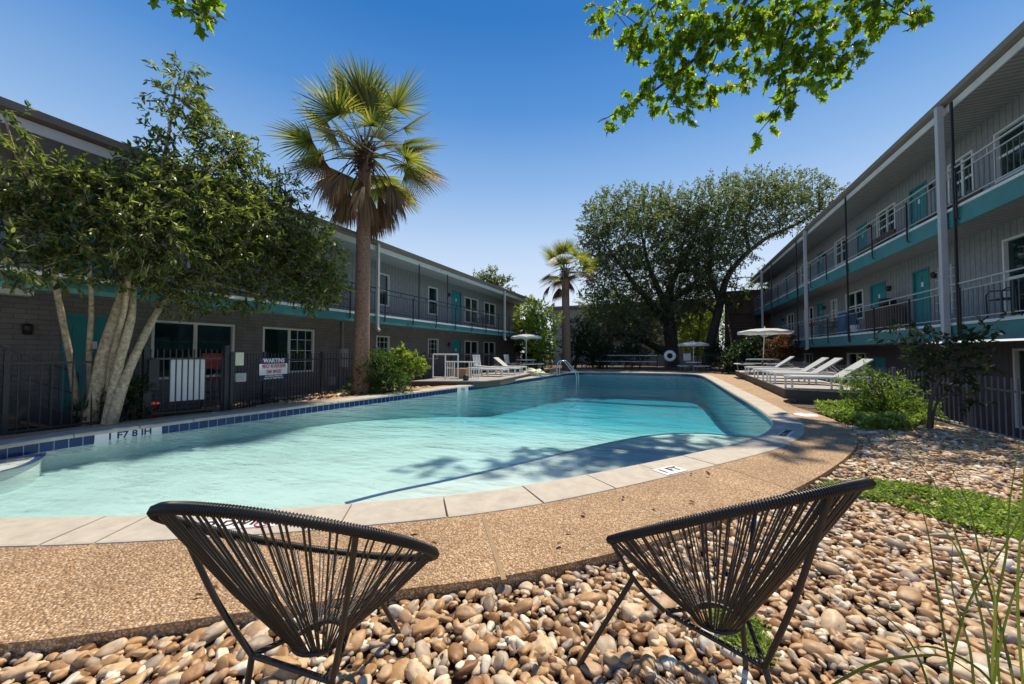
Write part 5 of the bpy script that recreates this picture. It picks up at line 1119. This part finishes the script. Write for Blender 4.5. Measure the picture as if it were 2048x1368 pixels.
# ground cover (stuff)
def cover(name,label,poly,z,dens,mat,h,length,width,shape='oval',cat='ground cover'):
    xs=[p[0] for p in poly];ys=[p[1] for p in poly]; A=(max(xs)-min(xs))*(max(ys)-min(ys)); n=int(A*dens); P=np.stack([RNG.uniform(min(xs),max(xs),n),RNG.uniform(min(ys),max(ys),n)],1); P=P[inside_np(P,[Vector(p) for p in poly])]
    hn=np.array([mnoise.noise(Vector((p[0]*3.1,p[1]*3.1,1.7))) for p in P]); keep=hn>-.28; P=P[keep];hn=hn[keep]
    hh=h*(.55+.9*np.clip(hn+.3,0,1)); C=[];D=[];Q=[]
    for k in range(7):
        zz=hh*RNG.random(len(P))**.6; C.append(np.stack([P[:,0]+RNG.normal(0,.025,len(P)),P[:,1]+RNG.normal(0,.025,len(P)),z+zz],1)); d=unit(len(P)); d[:,2]=np.abs(d[:,2])*.7+.15; D.append(d); q=unit(len(P))*.5; q[:,2]+=.8; Q.append(q)
    V,Fc=leaves(np.concatenate(C),np.concatenate(D),np.concatenate(Q),length*RNG.uniform(.7,1.3,len(P)*7),width*RNG.uniform(.7,1.3,len(P)*7),shape=shape)
    o=npmesh(name,V,Fc,mat); return tag(o,label,cat,kind='stuff')
def wp(px,z=-.06): return [tuple(gz(u,v,z)[:2]) for u,v in px]
cover('ground_cover','low bright green creeping plants in a strip across the pebbles on the right',wp([(1640,975),(1720,965),(1780,968),(1900,988),(2060,1010),(2300,1040),(2300,1130),(2060,1085),(1960,1065),(1870,1035),(1780,1008),(1700,992)]),-.09,1500,m_leaf_cover,.075,.036,.022)
cover('ground_cover','yellow green creeping plants beside the right curve of the deck',wp([(1635,822),(1700,810),(1800,815),(1850,835),(1850,858),(1790,862),(1720,858),(1690,848),(1655,838)]),-.09,900,m_leaf_cover,.2,.07,.035)
cover('weeds','small pale green weeds growing through pebbles under the right chair','' or wp([(1432,1238),(1480,1225),(1530,1270),(1570,1300),(1590,1330),(1520,1325),(1465,1300),(1440,1270)]),-.07,4200,m_leaf_cover,.06,.024,.013,cat='weeds')
# tall grass blades at the lower right corner
def grass(name,label,loc,blades,w_):
    b=MB()
    for px,ds in blades:
        P=spline([at(u,v,ds[0]+(ds[1]-ds[0])*i/(len(px)-1)) for i,(u,v) in enumerate(px)],5,False); n=len(P); vs=[];fs=[]
        for i,p in enumerate(P):
            t=(P[min(i+1,n-1)]-P[max(i-1,0)]).normalized(); s=t.cross(Vector((.3,-1,.4))).normalized(); up_=s.cross(t); ww=w_*(1-.8*(i/(n-1))**1.5)*(.6+.4*min(1,i/3)); vs+= [p-s*ww,p+up_*ww*.35,p+s*ww]
        for i in range(n-1): a=3*i; fs+=[(a,a+1,a+4,a+3),(a+1,a+2,a+5,a+4)]
        b.add(vs,fs,0,True)
    r_=tag(b.build(name,m_grass,None,origin=loc),label,'grass'); return r_
gl_=[([(1990,1420),(1962,1230),(1915,1080),(1868,965),(1775,862)],(1.2,1.7)),([(2005,1420),(1990,1240),(2012,1110),(2020,1000),(2040,880)],(1.15,1.25)),([(1915,1420),(1892,1290),(1870,1150),(1855,1060),(1835,990)],(1.2,1.5)),([(1640,1385),(1740,1330),(1830,1312),(1900,1318),(1990,1380)],(1.15,1.2)),([(2035,1420),(2010,1290),(1950,1170),(1890,1060),(1800,965),(1690,905)],(1.1,1.8)),
 ([(2050,1420),(2035,1200),(2046,1000),(2052,840)],(1.05,1.1)),([(1990,1420),(1985,1330),(1990,1200),(1975,1120),(1990,1060)],(1.12,1.2)),([(2020,1420),(1960,1340),(1870,1295),(1800,1300)],(1.1,1.2)),([(1900,1420),(1905,1320),(1940,1200),(2010,1090),(2060,1000)],(1.25,1.35)),([(1950,1420),(1940,1300),(1905,1180),(1905,1090)],(1.2,1.4)),([(2040,1420),(2000,1250),(1960,1110),(1940,1020),(1900,930)],(1.15,1.5)),([(1980,1420),(2000,1290),(2030,1180),(2060,1120)],(1.1,1.15)),([(1860,1420),(1850,1350),(1810,1270),(1740,1210)],(1.2,1.35))]
gb=gz(1990,1420,-.05); grass('grass_clump','tall arching green grass blades in the lower right corner',tuple(gb),gl_,.005)
# --- overhanging branches, upper right: trunk stands just outside the frame
tb=Vector((5.9,4.6,-.1)); A1=at(1900,-260,12.4)
paths=[([tb,Vector((5.8,4.7,3)),Vector((5.5,5.2,6.5)),A1],.34,.16),
 ([A1,at(1720,-180,12.0),at(1560,-90,11.8),at(1450,60,11.7),at(1350,150,11.6),at(1270,205,11.6),at(1195,245,11.5)],.12,.008),
 ([at(1600,-110,11.9),at(1590,20,11.6),at(1560,110,11.5),at(1570,190,11.4),at(1510,275,11.4)],.06,.008),
 ([A1,at(1800,-100,11.7),at(1760,-10,11.5),at(1840,40,11.4)],.06,.01),([at(1560,-90,11.8),at(1400,-60,11.7),at(1290,30,11.6),at(1250,90,11.6)],.05,.008),([at(1590,20,11.6),at(1650,80,11.5),at(1700,140,11.4)],.03,.007),([at(1450,60,11.7),at(1420,140,11.7),at(1370,220,11.7)],.025,.006)]
oc=[(1205,15,24),(1235,30,20),(1270,60,28),(1300,25,34),(1350,40,40),(1400,20,44),(1400,80,44),(1340,95,36),(1265,105,22),(1250,90,18),(1310,150,30),(1360,150,40),(1420,150,34),(1380,205,20),(1450,60,40),(1500,20,44),(1520,80,40),(1560,40,40),(1600,20,40),(1590,90,40),(1640,60,36),(1630,120,36),(1570,140,34),(1680,110,28),(1700,138,16),(1600,180,28),(1570,220,20),(1545,245,15),(1520,268,12),(1700,30,34),(1740,25,36),(1790,20,34),(1820,15,24),(1845,30,12),(1290,190,26),(1250,215,18),(1210,236,12),(1330,215,16),(1490,150,22),(1640,165,18),(1365,228,12),(1700,-60,40)]
tree('overhanging_tree',tuple(tb),'overhanging tree with bright lobed leaves hanging in at the upper right','tree',paths,clp(oc,11.5,1.5,.35),m_leaf_maple,m_barktwig,66,8,.3,.23,.17,'lobed',-.15,.35,.012,.7,power=.55,face_up=.35)
# --- small hanging spray at the upper left, from a tree standing behind the camera
tb=Vector((-3.4,-3.2,-.1)); A2=at(300,-160,2.5)
tree('overhanging_tree',tuple(tb),'leafy spray hanging in at the top left edge','tree',[([tb,tb+Vector((.1,.2,2)),A2+Vector((-.2,-1.6,.5)),A2],.16,.02),([A2,at(370,-30,2.4),at(395,15,2.4),at(432,48,2.4)],.012,.003)],clp([(365,8,15),(390,12,17),(405,28,14),(425,42,9),(375,-20,22)],2.4,1.3,.05),m_leaf_maple,m_barktwig,760,7,.11,.075,.055,'lobed',-.15,.35,.005,.7,power=.55,face_up=.35)
# ------------------------------------------------------------------ pebbles
def pebble_mat():
    m,nt,o=newmat('river_pebble'); g_=nt.nodes.new('ShaderNodeNewGeometry')
    c=ramp(nt,g_.outputs['Random Per Island'],[(0,(.16,.07,.025)),(.14,(.33,.185,.085)),(.3,(.47,.3,.145)),(.45,(.37,.24,.14)),(.58,(.55,.4,.25)),(.7,(.61,.5,.36)),(.8,(.36,.3,.24)),(.88,(.22,.17,.13)),(.93,(.68,.6,.48)),(1,(.74,.69,.6))])
    n=noise(nt,28,5,.7); c=mix(nt,.7,c,ramp(nt,n,[(.3,(.66,.58,.5)),(.6,(1.12,1.1,1.06))]),'MULTIPLY')
    p=N(nt,'BsdfPrincipled',Roughness=.55); nt.links.new(c,p.inputs['Base Color']); nt.links.new(bump(nt,noise(nt,90,5,.6),.25,.004),p.inputs['Normal']); nt.links.new(p.outputs[0],o.inputs[0]); return m
m_peb=pebble_mat()
def protos(sub,k):
    out=[]
    for i in range(k):
        bm=bmesh.new(); bmesh.ops.create_icosphere(bm,subdivisions=sub,radius=1); 
        for v in bm.verts:
            q=v.co+Vector((i*7.3,i*3.1,0)); n_=mnoise.noise(q*.9)*.34+mnoise.noise(q*2.1)*.09
            v.co=v.co*(1+n_)
            for ax in range(3): v.co[ax]=math.copysign(abs(v.co[ax])**.88,v.co[ax])
        V=np.array([v.co[:] for v in bm.verts]); Fc=np.array([[v.index for v in f.verts] for f in bm.faces]); bm.free(); out.append((V,Fc))
    return out
PH=protos(3,10); PLo=protos(2,10)
def scatter(name,label,poly,z,sp,size,exclude,layers=2,near=2.4,seed=0,extra_hole=None,zvar=.5,aniso=(1,.72,.5)):
    rg=np.random.default_rng(seed); xs=[p[0] for p in poly];ys=[p[1] for p in poly]; Vs=[];Fs=[];off_=0; cnt=0
    for lay in range(layers):
        s=sp*(1+.25*lay); gx,gy=np.meshgrid(np.arange(min(xs),max(xs),s),np.arange(min(ys),max(ys),s)); P=np.stack([gx.ravel(),gy.ravel()],1)+rg.uniform(-.5,.5,(gx.size,2))*s; P=P[inside_np(P,[Vector(p) for p in poly])]
        for e in exclude: P=P[~inside_np(P,e)]
        if lay: P=P[rg.random(len(P))<.55]
        for p in P:
            if p[0]<-11.3: continue
            dv=(Vector((p[0],p[1],0))-EYE); dz=dv.dot(FW); hi=dz<near; V,Fc=(PH if hi else PLo)[rg.integers(10)]
            r=size*rg.lognormal(-.04,.36); a=rg.uniform(0,6.283); tl=rg.normal(0,.35,2); sc=np.array(aniso)*r*np.array([rg.uniform(.85,1.3),rg.uniform(.8,1.15),rg.uniform(.8,1.25)])
            W=V*sc; ca,sa=math.cos(tl[0]),math.sin(tl[0]); W=W@np.array([[1,0,0],[0,ca,-sa],[0,sa,ca]]).T; ca,sa=math.cos(tl[1]),math.sin(tl[1]); W=W@np.array([[ca,0,sa],[0,1,0],[-sa,0,ca]]).T; ca,sa=math.cos(a),math.sin(a); W=W@np.array([[ca,-sa,0],[sa,ca,0],[0,0,1]]).T
            zz=z+(lay*.7)*size*aniso[2]*1.3+rg.uniform(-.3,.5)*size*zvar; W=W+np.array([p[0],p[1],zz]); Vs.append(W); Fs.append(Fc+off_); off_+=len(V); cnt+=1
    o=npmesh(name,np.concatenate(Vs),np.concatenate(Fs),m_peb,None,True); tag(o,label,'pebbles',kind='stuff'); print(name,cnt,off_); return o
near_poly=[(-4.2,-.5),(-2.4,-.6),(1.2,-.6),(4.95,1.0),(4.95,9.3),(4.2,9.6),(2.6,9.4),(2.2,8.0),(1.0,5.4),(-1.0,2.6),(-2.5,1.1),(-4.2,.6)]
dk=[Vector(p) for p in DECKR]
band=[Vector(p) for p in wp([(1600,955),(1720,955),(1900,980),(2300,1030),(2300,1140),(2060,1085),(1960,1065),(1870,1035),(1780,1008),(1700,992)])]
scatter('pebble_bed','tan and cream river pebbles around the two black chairs',near_poly,-.08,.043,.0265,[dk],2,2.2,1)
left_poly=[(-10.75,5.3),(-9.0,5.3),(-8.2,8.5),(-8.3,11.8),(-9.6,11.8),(-10.9,12.5)]
scatter('pebble_bed','grey brown stones between the left fence and the pool deck',left_poly,-.09,.085,.05,[dk],2,0,2)
def litter():
    P=np.stack([RNG.uniform(-2.6,4.6,260),RNG.uniform(.6,9,260)],1); P=P[~inside_np(P,[Vector((q.x,q.y)) for q in off(.5)])]; ind=inside_np(P,dk)
    z=np.where(ind,.0,-.02); C=np.stack([P[:,0],P[:,1],z],1); D=unit(len(P)); D[:,2]*=.25; Q=unit(len(P))*.3; Q[:,2]+=1
    s=RNG.uniform(.6,1.3,len(P)); V,Fc=leaves(C,D,Q,.055*s,.026*s,shape='oval'); V[:,2]+=.006
    o=npmesh('leaf_litter',V,Fc,m_litter); tag(o,'dry fallen leaves scattered on the deck and pebbles','leaf litter',kind='stuff')
m_litter=leafmat('dry_leaf',[(0,(.08,.04,.02)),(.6,(.2,.11,.05)),(1,(.34,.24,.12))],.15,.7)
litter()
print('objects',len(bpy.data.objects),'verts',sum(len(m.vertices) for m in bpy.data.meshes))
